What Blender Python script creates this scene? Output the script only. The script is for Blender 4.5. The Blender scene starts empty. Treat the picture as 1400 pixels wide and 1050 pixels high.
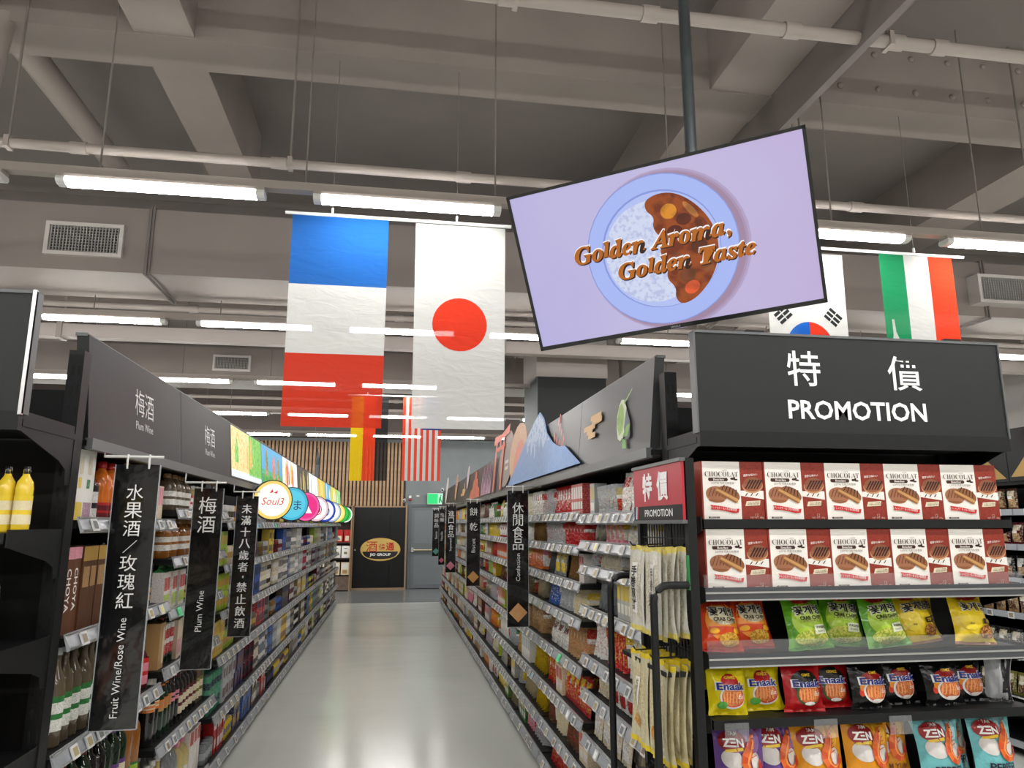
import bpy, math, random
import numpy as np
from mathutils import Matrix, Vector
R = random.Random(7)
PI = math.pi
scene = bpy.context.scene
COL = scene.collection

# ---------------------------------------------------------------- camera
FPX = 985.0
VPX, VPY = 537.0, 717.0            # vanishing point of the aisle in the 1400x1050 frame
_Y = np.array([VPX-700, -(VPY-525), FPX]); _Y /= np.linalg.norm(_Y)
_Z = np.array([0, FPX, VPY-525.0]); _Z -= _Y*(_Z@_Y); _Z /= np.linalg.norm(_Z)
_X = np.cross(_Z, _Y); _X = _X if _X[0] > 0 else -_X
_M = np.stack([_X, _Y, _Z])
cam_d = bpy.data.cameras.new('camera'); cam = bpy.data.objects.new('camera', cam_d); COL.objects.link(cam)
cam_d.sensor_fit = 'HORIZONTAL'; cam_d.sensor_width = 36; cam_d.lens = FPX/1400*36
cam_d.clip_start = 0.05; cam_d.clip_end = 200
_mw = Matrix.Identity(4)
for i in range(3):
    _mw[i][0] = _M[i, 0]; _mw[i][1] = _M[i, 1]; _mw[i][2] = -_M[i, 2]
_mw.translation = (0, 0, 1.6)
cam.matrix_world = _mw
scene.camera = cam

# ---------------------------------------------------------------- world, exposure
w = bpy.data.worlds.new('world'); scene.world = w; w.use_nodes = True
w.node_tree.nodes['Background'].inputs[0].default_value = (0.5, 0.52, 0.55, 1)
w.node_tree.nodes['Background'].inputs[1].default_value = 0.05
vs = scene.view_settings
vs.view_transform = 'Standard'; vs.look = 'None'; vs.gamma = 1; vs.use_curve_mapping = False
vs.exposure = 0.0
scene.cycles.use_denoising = True
scene.cycles.max_bounces = 8
scene.cycles.transparent_max_bounces = 12
TUBE = 56.0                        # strength of the ceiling tubes

# ---------------------------------------------------------------- helpers
def lin(c):
    o = []
    for v in c[:3]:
        v = v/255.0
        o.append(v/12.92 if v <= .04045 else ((v+.055)/1.055)**2.4)
    return (o[0], o[1], o[2], 1.0)

MATS = {}
def mat(name, col=(128,128,128), rough=.5, metal=0, emit=None, es=1.0, alpha=None, coat=0, noise=None, bump=None, spec=None, trans=None, ior=None):
    if name in MATS: return MATS[name]
    m = bpy.data.materials.new(name); m.use_nodes = True; nt = m.node_tree
    b = nt.nodes['Principled BSDF']
    b.inputs['Base Color'].default_value = lin(col)
    b.inputs['Roughness'].default_value = rough; b.inputs['Metallic'].default_value = metal
    if coat: b.inputs['Coat Weight'].default_value = coat
    if spec is not None: b.inputs['Specular IOR Level'].default_value = spec
    if emit: b.inputs['Emission Color'].default_value = lin(emit); b.inputs['Emission Strength'].default_value = es
    if trans: b.inputs['Transmission Weight'].default_value = trans
    if ior: b.inputs['IOR'].default_value = ior
    if alpha is not None: b.inputs['Alpha'].default_value = alpha
    if noise:
        sc, c2, lo, hi = noise
        tc = nt.nodes.new('ShaderNodeTexCoord'); n = nt.nodes.new('ShaderNodeTexNoise'); n.inputs['Scale'].default_value = sc
        n.inputs['Detail'].default_value = 4
        mr = nt.nodes.new('ShaderNodeMapRange'); mr.inputs[1].default_value = lo; mr.inputs[2].default_value = hi
        mx = nt.nodes.new('ShaderNodeMix'); mx.data_type = 'RGBA'
        mx.inputs[6].default_value = lin(col); mx.inputs[7].default_value = lin(c2)
        nt.links.new(tc.outputs['Object'], n.inputs['Vector']); nt.links.new(n.outputs['Fac'], mr.inputs[0])
        nt.links.new(mr.outputs[0], mx.inputs[0]); nt.links.new(mx.outputs[2], b.inputs['Base Color'])
    if bump:
        sc, st, dist = bump
        tc = nt.nodes.new('ShaderNodeTexCoord'); n = nt.nodes.new('ShaderNodeTexNoise'); n.inputs['Scale'].default_value = sc
        n.inputs['Detail'].default_value = 3
        bp = nt.nodes.new('ShaderNodeBump'); bp.inputs['Strength'].default_value = st; bp.inputs['Distance'].default_value = dist
        nt.links.new(tc.outputs['Object'], n.inputs['Vector']); nt.links.new(n.outputs['Fac'], bp.inputs['Height']); nt.links.new(bp.outputs[0], b.inputs['Normal'])
    MATS[name] = m
    return m

def print_mat(name, rough=.4, scale=45, thr=.53, bump=None, coat=0, emit=0, soft=.025, amount=1.0):
    """printed packaging: face colour 'Col', blotches of print in face colour 'Acc'"""
    if name in MATS: return MATS[name]
    m = bpy.data.materials.new(name); m.use_nodes = True; nt = m.node_tree; b = nt.nodes['Principled BSDF']
    a1 = nt.nodes.new('ShaderNodeAttribute'); a1.attribute_name = 'Col'
    a2 = nt.nodes.new('ShaderNodeAttribute'); a2.attribute_name = 'Acc'
    tc = nt.nodes.new('ShaderNodeTexCoord'); n = nt.nodes.new('ShaderNodeTexNoise'); n.inputs['Scale'].default_value = scale; n.inputs['Detail'].default_value = 2
    mr = nt.nodes.new('ShaderNodeMapRange'); mr.inputs[1].default_value = thr; mr.inputs[2].default_value = thr+soft
    oi = nt.nodes.new('ShaderNodeObjectInfo'); ad = nt.nodes.new('ShaderNodeVectorMath'); ad.operation = 'ADD'
    nt.links.new(tc.outputs['Object'], ad.inputs[0]); nt.links.new(oi.outputs['Location'], ad.inputs[1]); nt.links.new(ad.outputs[0], n.inputs['Vector'])
    mx = nt.nodes.new('ShaderNodeMix'); mx.data_type = 'RGBA'
    mr.inputs[4].default_value = amount
    nt.links.new(n.outputs['Fac'], mr.inputs[0]); nt.links.new(mr.outputs[0], mx.inputs[0])
    nt.links.new(a1.outputs['Color'], mx.inputs[6]); nt.links.new(a2.outputs['Color'], mx.inputs[7])
    if not emit: nt.links.new(mx.outputs[2], b.inputs['Base Color'])
    b.inputs['Roughness'].default_value = rough
    b.inputs['Specular IOR Level'].default_value = .35
    if coat: b.inputs['Coat Weight'].default_value = coat
    if emit:
        nt.links.new(mx.outputs[2], b.inputs['Emission Color']); b.inputs['Emission Strength'].default_value = emit
        b.inputs['Base Color'].default_value = (0,0,0,1)
    if bump:
        sc, st, dist = bump
        n2 = nt.nodes.new('ShaderNodeTexNoise'); n2.inputs['Scale'].default_value = sc; n2.inputs['Detail'].default_value = 2
        bp = nt.nodes.new('ShaderNodeBump'); bp.inputs['Strength'].default_value = st; bp.inputs['Distance'].default_value = dist
        nt.links.new(ad.outputs[0], n2.inputs['Vector']); nt.links.new(n2.outputs['Fac'], bp.inputs['Height']); nt.links.new(bp.outputs[0], b.inputs['Normal'])
    MATS[name] = m
    return m

class MB:
    """mesh collector: vertices, faces, face colours (sRGB 0-255), material slots"""
    def __init__(s): s.v = []; s.f = []; s.c = []; s.a = []; s.m = []; s.sm = []
    def add(s, V, F, col=(128,128,128), acc=None, m=0, smooth=False):
        o = len(s.v); s.v += [tuple(p) for p in V]
        for f in F:
            s.f.append(tuple(i+o for i in f)); s.c.append(col); s.a.append(acc or col); s.m.append(m); s.sm.append(smooth)
        return s
    def box(s, x0, x1, y0, y1, z0, z1, col=(128,128,128), acc=None, m=0):
        V = [(x0,y0,z0),(x1,y0,z0),(x1,y1,z0),(x0,y1,z0),(x0,y0,z1),(x1,y0,z1),(x1,y1,z1),(x0,y1,z1)]
        F = [(0,3,2,1),(4,5,6,7),(0,1,5,4),(1,2,6,5),(2,3,7,6),(3,0,4,7)]
        return s.add(V, F, col, acc, m)
    def lathe(s, prof, n=12, c=(0,0,0), col=(128,128,128), acc=None, m=0, smooth=True, caps=True, sq=0):
        V = []; F = []
        for r, z in prof:
            for k in range(n):
                a = 2*PI*(k+.5)/n; ca, sa = math.cos(a), math.sin(a)
                q = 1.0 if not sq else 1/(abs(ca)**sq+abs(sa)**sq)**(1/sq)
                V.append((c[0]+r*q*ca, c[1]+r*q*sa, c[2]+z))
        for i in range(len(prof)-1):
            for k in range(n):
                k2 = (k+1) % n
                F.append((i*n+k, i*n+k2, (i+1)*n+k2, (i+1)*n+k))
        s.add(V, F, col, acc, m, smooth)
        if caps:
            o = len(s.v)-len(V)
            for base, rev in ((0, True), ((len(prof)-1)*n, False)):
                f = [o+base+k for k in range(n)]
                if rev: f = f[::-1]
                s.f.append(tuple(f)); s.c.append(col); s.a.append(acc or col); s.m.append(m); s.sm.append(False)
        return s
    def tube(s, path, r, n=8, col=(128,128,128), m=0, caps=True):
        P = [Vector(p) for p in path]; V = []; F = []
        for i, p in enumerate(P):
            d = (P[min(i+1, len(P)-1)]-P[max(i-1, 0)]).normalized()
            up = Vector((0,0,1)) if abs(d.z) < .9 else Vector((1,0,0))
            a = d.cross(up).normalized(); b = a.cross(d).normalized()
            for k in range(n):
                t = 2*PI*k/n; q = p+a*(r*math.cos(t))+b*(r*math.sin(t)); V.append(tuple(q))
        for i in range(len(P)-1):
            for k in range(n):
                k2 = (k+1) % n; F.append((i*n+k, (i+1)*n+k, (i+1)*n+k2, i*n+k2))
        s.add(V, F, col, None, m, True)
        if caps: s.add(V, [tuple(range(n)), tuple(reversed(range((len(P)-1)*n, len(P)*n)))], col, None, m)
        return s
    def poly(s, P2, mp, col, acc=None, m=0):
        return s.add([mp(x, y) for x, y in P2], [tuple(range(len(P2)))], col, acc, m)
    def prism(s, P2, mp, depth, col, acc=None, m=0):
        """polygon (x,y) extruded; mp(x,y,d) gives the 3-D point"""
        n = len(P2); V = [mp(x, y, 0) for x, y in P2]+[mp(x, y, depth) for x, y in P2]
        F = [tuple(reversed(range(n))), tuple(range(n, 2*n))]+[(i, (i+1) % n, n+(i+1) % n, n+i) for i in range(n)]
        return s.add(V, F, col, acc, m)
    def arrays(s): return s
    def mesh(s, name, mats):
        me = bpy.data.meshes.new(name)
        me.from_pydata(s.v, [], s.f)
        for mm in (mats if isinstance(mats, (list, tuple)) else [mats]): me.materials.append(mm)
        if s.f:
            me.polygons.foreach_set('material_index', s.m)
            me.polygons.foreach_set('use_smooth', s.sm)
            cache = {}
            def L(c):
                if c not in cache: cache[c] = lin(c)
                return cache[c]
            for nm, src in (('Col', s.c), ('Acc', s.a)):
                at = me.attributes.new(nm, 'FLOAT_COLOR', 'FACE')
                at.data.foreach_set('color', np.array([L(c) for c in src], dtype=np.float32).ravel())
        me.update()
        return me
    def obj(s, name, mats, parent=None, label=None):
        o = bpy.data.objects.new(name, s.mesh(name, mats)); COL.objects.link(o)
        if parent: o.parent = parent
        if label: o['label'] = label
        return o

def fixn(me):
    import bmesh
    bm = bmesh.new(); bm.from_mesh(me); bmesh.ops.recalc_face_normals(bm, faces=bm.faces); bm.to_mesh(me); bm.free()

def tag(o, label, cat, group=None, kind=None):
    o['label'] = label; o['category'] = cat
    if group: o['group'] = group
    if kind: o['kind'] = kind
    return o
def thing(name, label, cat, loc=(0,0,0), rz=0, group=None):
    o = bpy.data.objects.new(name, None); COL.objects.link(o); o.location = loc; o.rotation_euler = (0,0,rz)
    o.empty_display_size = .05
    return tag(o, label, cat, group)
def struct(o, label=None):
    o['kind'] = 'structure'
    if label: o['label'] = label
    return o
def inst(me, name, parent=None, loc=(0,0,0), rot=(0,0,0)):
    o = bpy.data.objects.new(name, me); COL.objects.link(o); o.location = loc; o.rotation_euler = rot
    if parent: o.parent = parent
    return o

# ---- text as flat geometry
_TC = {}
def text2d(s, h=None, w=None, bold=0.0, shear=0.0, ls=1.0, cs=1.0, res=2):
    """flat mesh of a text centred on the origin, scaled to height h or width w -> (verts2d, faces)"""
    key = (s, bold, shear, ls, cs, res)
    if key not in _TC:
        cu = bpy.data.curves.new('t', 'FONT'); cu.body = s; cu.size = 1; cu.align_x = 'CENTER'; cu.resolution_u = res
        cu.offset = bold; cu.shear = shear; cu.space_line = ls; cu.space_character = cs; cu.fill_mode = 'FRONT'
        ob = bpy.data.objects.new('t', cu)
        me = bpy.data.meshes.new_from_object(ob)
        V = np.array([(v.co.x, v.co.y) for v in me.vertices]); F = [tuple(p.vertices) for p in me.polygons]
        fl = [f for f in F]
        bpy.data.meshes.remove(me); bpy.data.objects.remove(ob); bpy.data.curves.remove(cu)
        if len(V) == 0: V = np.zeros((3,2)); fl = []
        lo, hi = V.min(0), V.max(0); V = V-(lo+hi)/2
        _TC[key] = (V, fl, hi-lo)
    V, F, ext = _TC[key]
    k = (h/ext[1]) if h else (w/ext[0])
    if h and w: return V*np.array([w/ext[0], h/ext[1]]), F
    return V*k, F
def put_text(mb, s, mp, cx=0, cy=0, h=None, w=None, col=(235,235,235), rot=0, m=0, **k):
    V, F = text2d(s, h, w, **k); c, sn = math.cos(rot), math.sin(rot)
    mb.add([mp(cx+x*c-y*sn, cy+x*sn+y*c) for x, y in V], F, col, None, m)
def plane_map(o, r, u, off=0.0):
    o, r, u = Vector(o), Vector(r).normalized(), Vector(u).normalized(); n = r.cross(u)
    def mp(x, y, d=0.0): return tuple(o+r*x+u*y+n*(off+d))
    return mp
def ell(cx, cy, rx, ry, n=24, a0=0, a1=2*PI, rot=0):
    c, s = math.cos(rot), math.sin(rot); P = []
    full = abs(a1-a0-2*PI) < 1e-6
    for i in range(n if full else n+1):
        a = a0+(a1-a0)*i/n; x, y = rx*math.cos(a), ry*math.sin(a); P.append((cx+x*c-y*s, cy+x*s+y*c))
    return P
def rect(x0, x1, y0, y1): return [(x0,y0),(x1,y0),(x1,y1),(x0,y1)]

# ---------------------------------------------------------------- materials
M_TAUPE = mat('painted_taupe_concrete', (147,137,131), .85, noise=(.9, (135,126,120), .35, .65), bump=(9,.12,.02))
M_SLAB = mat('taupe_slab', (130,122,117), .9, noise=(.6, (112,105,101), .3, .7), bump=(6,.15,.02))
M_DUCT = mat('taupe_sheet_duct', (134,124,118), .7, noise=(.5, (124,115,110), .35, .65))
M_PIPE = mat('taupe_pipe_paint', (156,146,139), .55)
M_DARKTAUPE = mat('dark_taupe_steel', (112,104,100), .7)
M_WIRE = mat('grey_wire', (120,114,108), .5)
M_BLACKSTEEL = mat('black_powder_steel', (16,17,18), .5, noise=(60, (19,20,21), .4, .6), spec=.3)
M_BLACKPANEL = mat('black_back_panel', (10,10,11), .6, spec=.25)
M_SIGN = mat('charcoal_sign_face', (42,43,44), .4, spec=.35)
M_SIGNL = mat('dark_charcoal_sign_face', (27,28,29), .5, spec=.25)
M_SIGNDK = mat('black_sign_face', (26,28,28), .45, spec=.35)
M_GREYSTEEL = mat('grey_powder_steel', (88,91,92), .4)
M_CLEAR = mat('clear_plastic', (230,235,238), .12, alpha=.28)
M_RAIL = mat('grey_price_rail', (184,188,194), .22, alpha=.75)
M_WHITE = mat('white_plastic', (225,225,222), .4)
M_CHROME = mat('steel_bar', (200,200,200), .28, metal=.8)
M_PRINT = print_mat('printed_card', .45, scale=120, thr=.5, soft=.12, amount=.5)
M_PRINTB = print_mat('printed_card_fine', .4, scale=200, thr=.5, soft=.1, amount=.35)
M_FILM = print_mat('printed_film', .2, scale=95, thr=.5, bump=(55,.9,.014), coat=.15, soft=.1, amount=.45)
M_GLASS = print_mat('bottle_glass', .08, scale=20, thr=.9, coat=.6)
M_FLAT = print_mat('flat_print', .55, scale=1, thr=2)
M_GLOSS = print_mat('gloss_print', .2, scale=1, thr=2, coat=.3)
M_CHIP = print_mat('food_print', .35, scale=140, thr=.5)
# ================================================================ SETTING
XL, XR, YF, YB, ZS = -9.0, 11.0, -7.0, 19.05, 5.4
def floor_mat(name, c1, c2, rough):
    m = mat(name, c1, rough, noise=(.35, c2, .35, .65))
    nt = m.node_tree; b = nt.nodes['Principled BSDF']
    tc = nt.nodes.new('ShaderNodeTexCoord'); mp = nt.nodes.new('ShaderNodeMapping'); mp.inputs['Scale'].default_value = (.5, 1.6, 1)
    n = nt.nodes.new('ShaderNodeTexNoise'); n.inputs['Scale'].default_value = 3; n.inputs['Detail'].default_value = 5
    mr = nt.nodes.new('ShaderNodeMapRange'); mr.inputs[3].default_value = rough-.06; mr.inputs[4].default_value = rough+.1
    nt.links.new(tc.outputs['Object'], mp.inputs[0]); nt.links.new(mp.outputs[0], n.inputs['Vector']); nt.links.new(n.outputs['Fac'], mr.inputs[0]); nt.links.new(mr.outputs[0], b.inputs['Roughness'])
    bp = nt.nodes.new('ShaderNodeBump'); bp.inputs['Strength'].default_value = .07; bp.inputs['Distance'].default_value = .02
    nt.links.new(n.outputs['Fac'], bp.inputs['Height']); nt.links.new(bp.outputs[0], b.inputs['Normal'])
    return m
struct(MB().box(XL, XR, YF, 15.72, -.1, 0).obj('floor', floor_mat('polished_epoxy', (216,218,210), (206,208,201), .15)), 'polished pale grey epoxy floor of the aisle')
struct(MB().box(XL, XR, 15.72, YB, -.1, -.001).obj('floor', floor_mat('grey_epoxy', (126,130,130), (116,120,120), .18)), 'darker grey floor strip in front of the back wall')
struct(MB().box(XL, XR, 15.70, 15.735, -.05, .002).obj('trim_1', mat('pale_strip', (205,205,198), .35)), 'pale joint strip between the two floors')
struct(MB().box(XL, XR, YF, YB, ZS, ZS+.15).obj('ceiling', M_SLAB), 'taupe painted concrete slab')
M_WALLG = mat('grey_wall_paint', (122,128,130), .7, noise=(1.5, (116,122,124), .4, .6))
M_WALLD = mat('dark_taupe_wall', (96,86,82), .8)
wb = struct(MB().box(XL, XR, YB, YB+.15, -.1, 3.78).obj('wall_back', M_WALLG), 'grey painted back wall')
struct(MB().box(XL, XR, YB-.35, YB+.15, 3.78, ZS).obj('wall_back_upper', M_WALLD), 'dark taupe bulkhead above the back wall')
struct(MB().box(XL-.15, XL, YF, YB, -.1, ZS).obj('wall_left', mat('side_wall', (170,165,160), .8)))
struct(MB().box(XR, XR+.15, YF, YB, -.1, ZS).obj('wall_right', MATS['side_wall']))
struct(MB().box(XL, XR, YF-.15, YF, -.1, ZS).obj('wall_front', MATS['side_wall']))

# ---- concrete and steel beams
def beam(x0, x1, y0, y1, z0, label, m=M_TAUPE, z1=ZS):
    return struct(MB().box(x0, x1, y0, y1, z0, z1).obj('ceiling_beam', m), label)
beam(-1.79, -1.41, YF, 6.9, 4.8, 'concrete beam running along the aisle on the left')
beam(2.25, 2.74, YF, YB-.35, 4.8, 'concrete beam running along the aisle above the screen')
beam(2.745, 2.80, YF, 9.3, 4.48, 'deep steel plate beside the concrete beam', M_DARKTAUPE)
beam(5.55, 6.1, YF, YB-.35, 4.8, 'concrete beam far on the right')
beam(-6.3, -5.9, YF, YB-.35, 4.8, 'concrete beam far on the left')
for y, nm in ((4.58, 'nearest'), (10.9, 'middle'), (16.6, 'farthest'), (-1.6, 'hindmost')):
    b = beam(XL, XR, y, y+.36, 4.79, nm+' concrete cross beam')
    if y == 4.58:
        # stud heads on the jacketed part of the beam
        me = MB().lathe([(.028,0),(.026,.008),(.016,.016),(.004,.019)], 8).mesh('stud', M_TAUPE)
        for k in range(9):
            for z, dx in ((5.25, 0), (4.95, -.32)):
                o = inst(me, 'stud', b, (3.33+.325*k+dx+.32, 4.58, z), (PI/2,0,0))
        me2 = None
for y in (7.7, 13.9):
    beam(XL, XR, y+.9, y+1.1, 4.95, 'shallow secondary cross beam at depth %d' % int(y), M_SLAB)

# ---- square column
cb = struct(MB().box(2.04, 3.08, 10.2, 11.25, 0, 3.74).obj('column', mat('black_column_paint', (22,25,25), .6)), 'square black painted column behind the right shelving')
MB().box(2.02, 3.10, 10.18, 11.27, 3.74, ZS).obj('column_head', mat('column_band', (176,168,162), .7), cb)
MB().box(2.03, 2.04, 10.19, 11.26, 0, 3.74).obj('column_side', mat('column_side_grey', (88,94,94), .6), cb)

# ---- air ducts with grilles
M_GRILLE = mat('grille_blade', (168,164,160), .5); M_GRILLEDK = mat('grille_dark', (38,38,38), .7)
def grille(parent, xc, y, zc, wd, ht, nm, collar=0.0):
    g = thing('air_grille', nm, 'vent', (xc, y, zc), group='air grilles on the ducts')
    MB().box(-wd/2+.02, wd/2-.02, -.012-collar, -.006-collar, -ht/2+.02, ht/2-.02).obj('backing', M_GRILLEDK, g)
    f = MB(); t = .035
    f.box(-wd/2, wd/2, -.04-collar, 0, ht/2-t, ht/2).box(-wd/2, wd/2, -.04-collar, 0, -ht/2, -ht/2+t)
    f.box(-wd/2, -wd/2+t, -.04-collar, 0, -ht/2+t, ht/2-t).box(wd/2-t, wd/2, -.04-collar, 0, -ht/2+t, ht/2-t)
    f.obj('frame', mat('grille_frame', (190,184,179), .5), g)
    n = 22; bl = MB().box(-.003, .003, -.032-collar, -.013-collar, -ht/2+t, ht/2-t).mesh('blade', M_GRILLE)
    for i in range(n): inst(bl, 'blade', g, (-wd/2+t+(wd-2*t)*(i+.5)/n, 0, 0))
    hb = MB().box(-wd/2+t, wd/2-t, -.022-collar, -.014-collar, -.002, .002).mesh('cross_blade', M_GRILLE)
    for i in range(9): inst(hb, 'cross_blade', g, (0, 0, -ht/2+t+(ht-2*t)*(i+.5)/9))
def duct(y0, y1, z0, z1, label, flanges):
    d = thing('air_duct', label, 'duct', (0, y0, z0))
    MB().box(XL+.2, XR-.2, 0, y1-y0, 0, z1-z0).obj('duct_body', M_DUCT, d)
    for x in flanges:
        f = MB(); t = .02; H = z1-z0; D = y1-y0
        f.box(x-.028, x+.028, -t, 0, -t, H+t).box(x-.028, x+.028, 0, D+t, -t, 0).box(x-.028, x+.028, 0, D+t, H, H+t).box(x-.028, x+.028, D, D+t, 0, H)
        f.box(x-.006, x+.006, -t-.02, 0, -t-.02, H+t).box(x-.006, x+.006, 0, D+t, -t-.02, -t)
        f.obj('duct_flange', M_DARKTAUPE, d)
duct(6.87, 7.72, 3.9, 4.54, 'long taupe air duct crossing above the nearer shelving', (-5.3, -2.34, .62, 3.6, 6.55))
duct(12.3, 13.1, 3.94, 4.5, 'farther taupe air duct crossing the store', (-4.8, -1.85, 1.1, 4.0, 7.0))
grille(None, -2.9, 6.87, 4.19, .67, .32, 'air grille on the duct above the left shelving')
grille(None, 6.7, 6.87, 4.18, .72, .33, 'air grille with raised collar on the duct at the right edge', .12)
grille(None, -2.72, 12.3, 4.23, .6, .27, 'air grille on the farther duct, behind the left header signs')

# ---- pipes
def pipe(path, r, label, couplings=(), hangers=(), m=M_PIPE, grp='ceiling pipes'):
    p = thing('ceiling_pipe', label, 'pipe', path[0], group=grp)
    o = Vector(path[0]); MB().tube([Vector(q)-o for q in path], r, 10).obj('pipe_run', m, p)
    d = (Vector(path[-1])-o).normalized()
    for t in couplings:
        c = d*t; MB().tube([c-d*.05, c+d*.05], r*1.25, 10).obj('coupling', m, p)
    for t, ztop in hangers:
        c = d*t; MB().tube([c, (c.x, c.y, ztop-o.z)], .008, 6).obj('hanger_rod', M_WIRE, p)
        MB().box(c.x-.015, c.x+.015, c.y-r*1.2, c.y+r*1.2, c.z-r*1.15, c.z+r*1.2).obj('hanger_clip', m, p)
    return p
pipe([(XL,4.5,3.9),(XR,4.5,3.9)], .031, 'white sprinkler pipe across the view just above the nearest lights', (6.5,7.0,8.2,9.4,10.6,12.3,13.9,15.0), ((6.6,5.4),(8.27,5.4),(11.9,5.4),(13.8,5.4)))
pipe([(XL,3.57,4.55),(XR,3.57,4.55)], .04, 'white sprinkler pipe crossing at the top of the view', (9.55,10.4,11.3,12.0,12.3), ((9.6,5.4),(11.95,5.4)))
pipe([(-2.7,YF,4.95),(-2.7,6.9,4.95)], .1, 'thick drain pipe running along the ceiling at the top left', (11.2,), ())
pipe([(-2.58,4.5,3.9),(-2.58,4.62,4.85)], .055, 'short vertical pipe joining the drain pipe at the left', (), ())
pipe([(XL,8.34,4.0),(XR,8.34,4.0)], .035, 'thin pipe crossing behind the near air duct', (5,6.7,9,12), ())
pipe([(XL,14.9,4.1),(XR,14.9,4.1)], .035, 'thin pipe crossing far back under the ceiling', (5,9,12), ())
tr = thing('cable_tray', 'pale steel cable tray crossing behind the near air duct', 'tray', (0, 9.3, 3.86))
MB().box(XL+.2, XR-.2, 0, .16, 0, .16).obj('tray_channel', mat('pale_tray', (176,166,160), .6), tr)
for x in (-4.1, -1.35, 1.4, 4.2):
    MB().box(x-.03, x+.03, -.02, .18, -.02, .26).tube([(x,.08,.26),(x,.08,1.55)], .012, 6).obj('tray_hanger', M_PIPE, tr)
tr = thing('cable_tray', 'pale steel cable tray far back under the ceiling', 'tray', (0, 15.6, 3.9))
MB().box(XL+.2, XR-.2, 0, .14, 0, .14).obj('tray_channel', MATS['pale_tray'], tr)

# ---- lights
M_TUBE = mat('led_diffuser', (255,255,255), .4, emit=(253,252,249), es=TUBE)
me_h = MB().box(-.595,.595,-.042,.042,.035,.056).mesh('housing', M_PIPE)
_d = MB()
_pr = [(-.045,.035),(-.05,.018),(-.04,.002),(-.018,-.006),(.018,-.006),(.04,.002),(.05,.018),(.045,.035)]
_d.add([(-.545,a,b) for a,b in _pr]+[(.545,a,b) for a,b in _pr], [(i+8,i,i+1,i+9) for i in range(7)]+[(0,8,15,7)])
me_d = _d.mesh('diffuser', M_TUBE); fixn(me_d)
_d = MB(); _d.add([(-.025,a*1.04,b*1.04-.001) for a,b in _pr]+[(.025,a*1.04,b*1.04-.001) for a,b in _pr], [(i,i+1,i+9,i+8) for i in range(7)]+[(0,7,15,8), tuple(range(7,-1,-1)), tuple(range(8,16))])
me_c = _d.mesh('end_cap', M_WHITE); fixn(me_c)
ROWS = [4.39+3.15*k for k in range(-3, 5)]
ordw = ['first','second','third','fourth','fifth','sixth','seventh','eighth','ninth','tenth','eleventh','twelfth','thirteenth','fourteenth']
for ri, y in enumerate(ROWS):
    t = thing('light_trunking', 'long white lighting trunking, %s row over the store' % (['third behind','second behind','just behind','nearest','second','third','fourth','farthest'][ri]), 'trunking', (0, y, 3.6))
    col_row = 10 < y < 11.3
    for xa, xb in (((-8.3, 2.01), (3.11, 9.8)) if col_row else ((-8.3, 9.8),)): MB().box(xa, xb, -.035, .035, .057, .11).obj('trunk_rail', M_PIPE, t)
    for k in range(-5, 7):
        x = -1.80+1.21*k
        if col_row and 1.9 < x < 3.2: continue
        MB().tube([(x-.02,0,.11),(x-.02,0,(3.87 if 6.9 < y < 7.7 else ZS)-3.6)], .006, 6).obj('suspension_wire', M_WIRE, t)
    xs = [.04+1.485*k for k in range(-5, 7)]
    for ci, x in enumerate(xs):
        if col_row and 1.3 < x < 3.7: continue
        rn = ['third row behind the view','second row behind the view','row just behind the view','nearest row','second row','third row','fourth row','farthest row'][ri]
        L = thing('ceiling_light', 'lit white tube light, %s from the left in the %s' % (ordw[ci], rn), 'light', (x, y, 3.6), group='ceiling tube lights')
        inst(me_h, 'housing', L); inst(me_d, 'diffuser', L)
        inst(me_c, 'end_cap', L, (-.57,0,0)); inst(me_c, 'end_cap', L, (.57,0,0))
# ================================================================ SHELVING
Y0, PITCH, NB = 2.78, 1.18, 11
XFL, XFR = -1.10, 1.03
ORD = ['first','second','third','fourth','fifth','sixth','seventh','eighth','ninth','tenth','eleventh']
LZ = {0: [1.615,1.218,.835,.46,.12], 1: [1.672,1.427,1.173,.889,.53,.12], 2: [1.61,1.327,1.023,.739,.385,.09]}
RZ = {0: [1.645,1.505,1.38,1.168,.918,.744,.519,.12], 1: [1.66,1.475,1.277,1.08,.831,.566,.32,.09]}
def lz(b): return LZ[min(b, 2)]
def rz_(b): return RZ[min(b, 1)]
M_LIT = print_mat('lit_poster', .5, scale=30, thr=.56, emit=1.0)
M_LITF = print_mat('lit_poster_plain', .5, scale=1, thr=2, emit=1.15)

tag_cols = [(150,140,120),(120,122,124),(176,160,120),(140,120,100),(160,160,158)]
def tag_mesh(screen, frame=(216,216,214)):
    b = MB(); b.box(-.026,.026,-.006,0,-.023,.023, frame)
    b.add([(-.019,-.0066,-.015),(.019,-.0066,-.015),(.019,-.0066,.015),(-.019,-.0066,.015)], [(0,1,2,3)], screen)
    return b.mesh('price_tag', M_FLAT)
TAGS = [tag_mesh(c) for c in tag_cols]; TAG_LIT = [tag_mesh((90,225,150), (120,235,170)), tag_mesh((235,225,150)), tag_mesh((90,110,220)), tag_mesh((140,210,235)), tag_mesh((250,250,250))]

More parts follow.
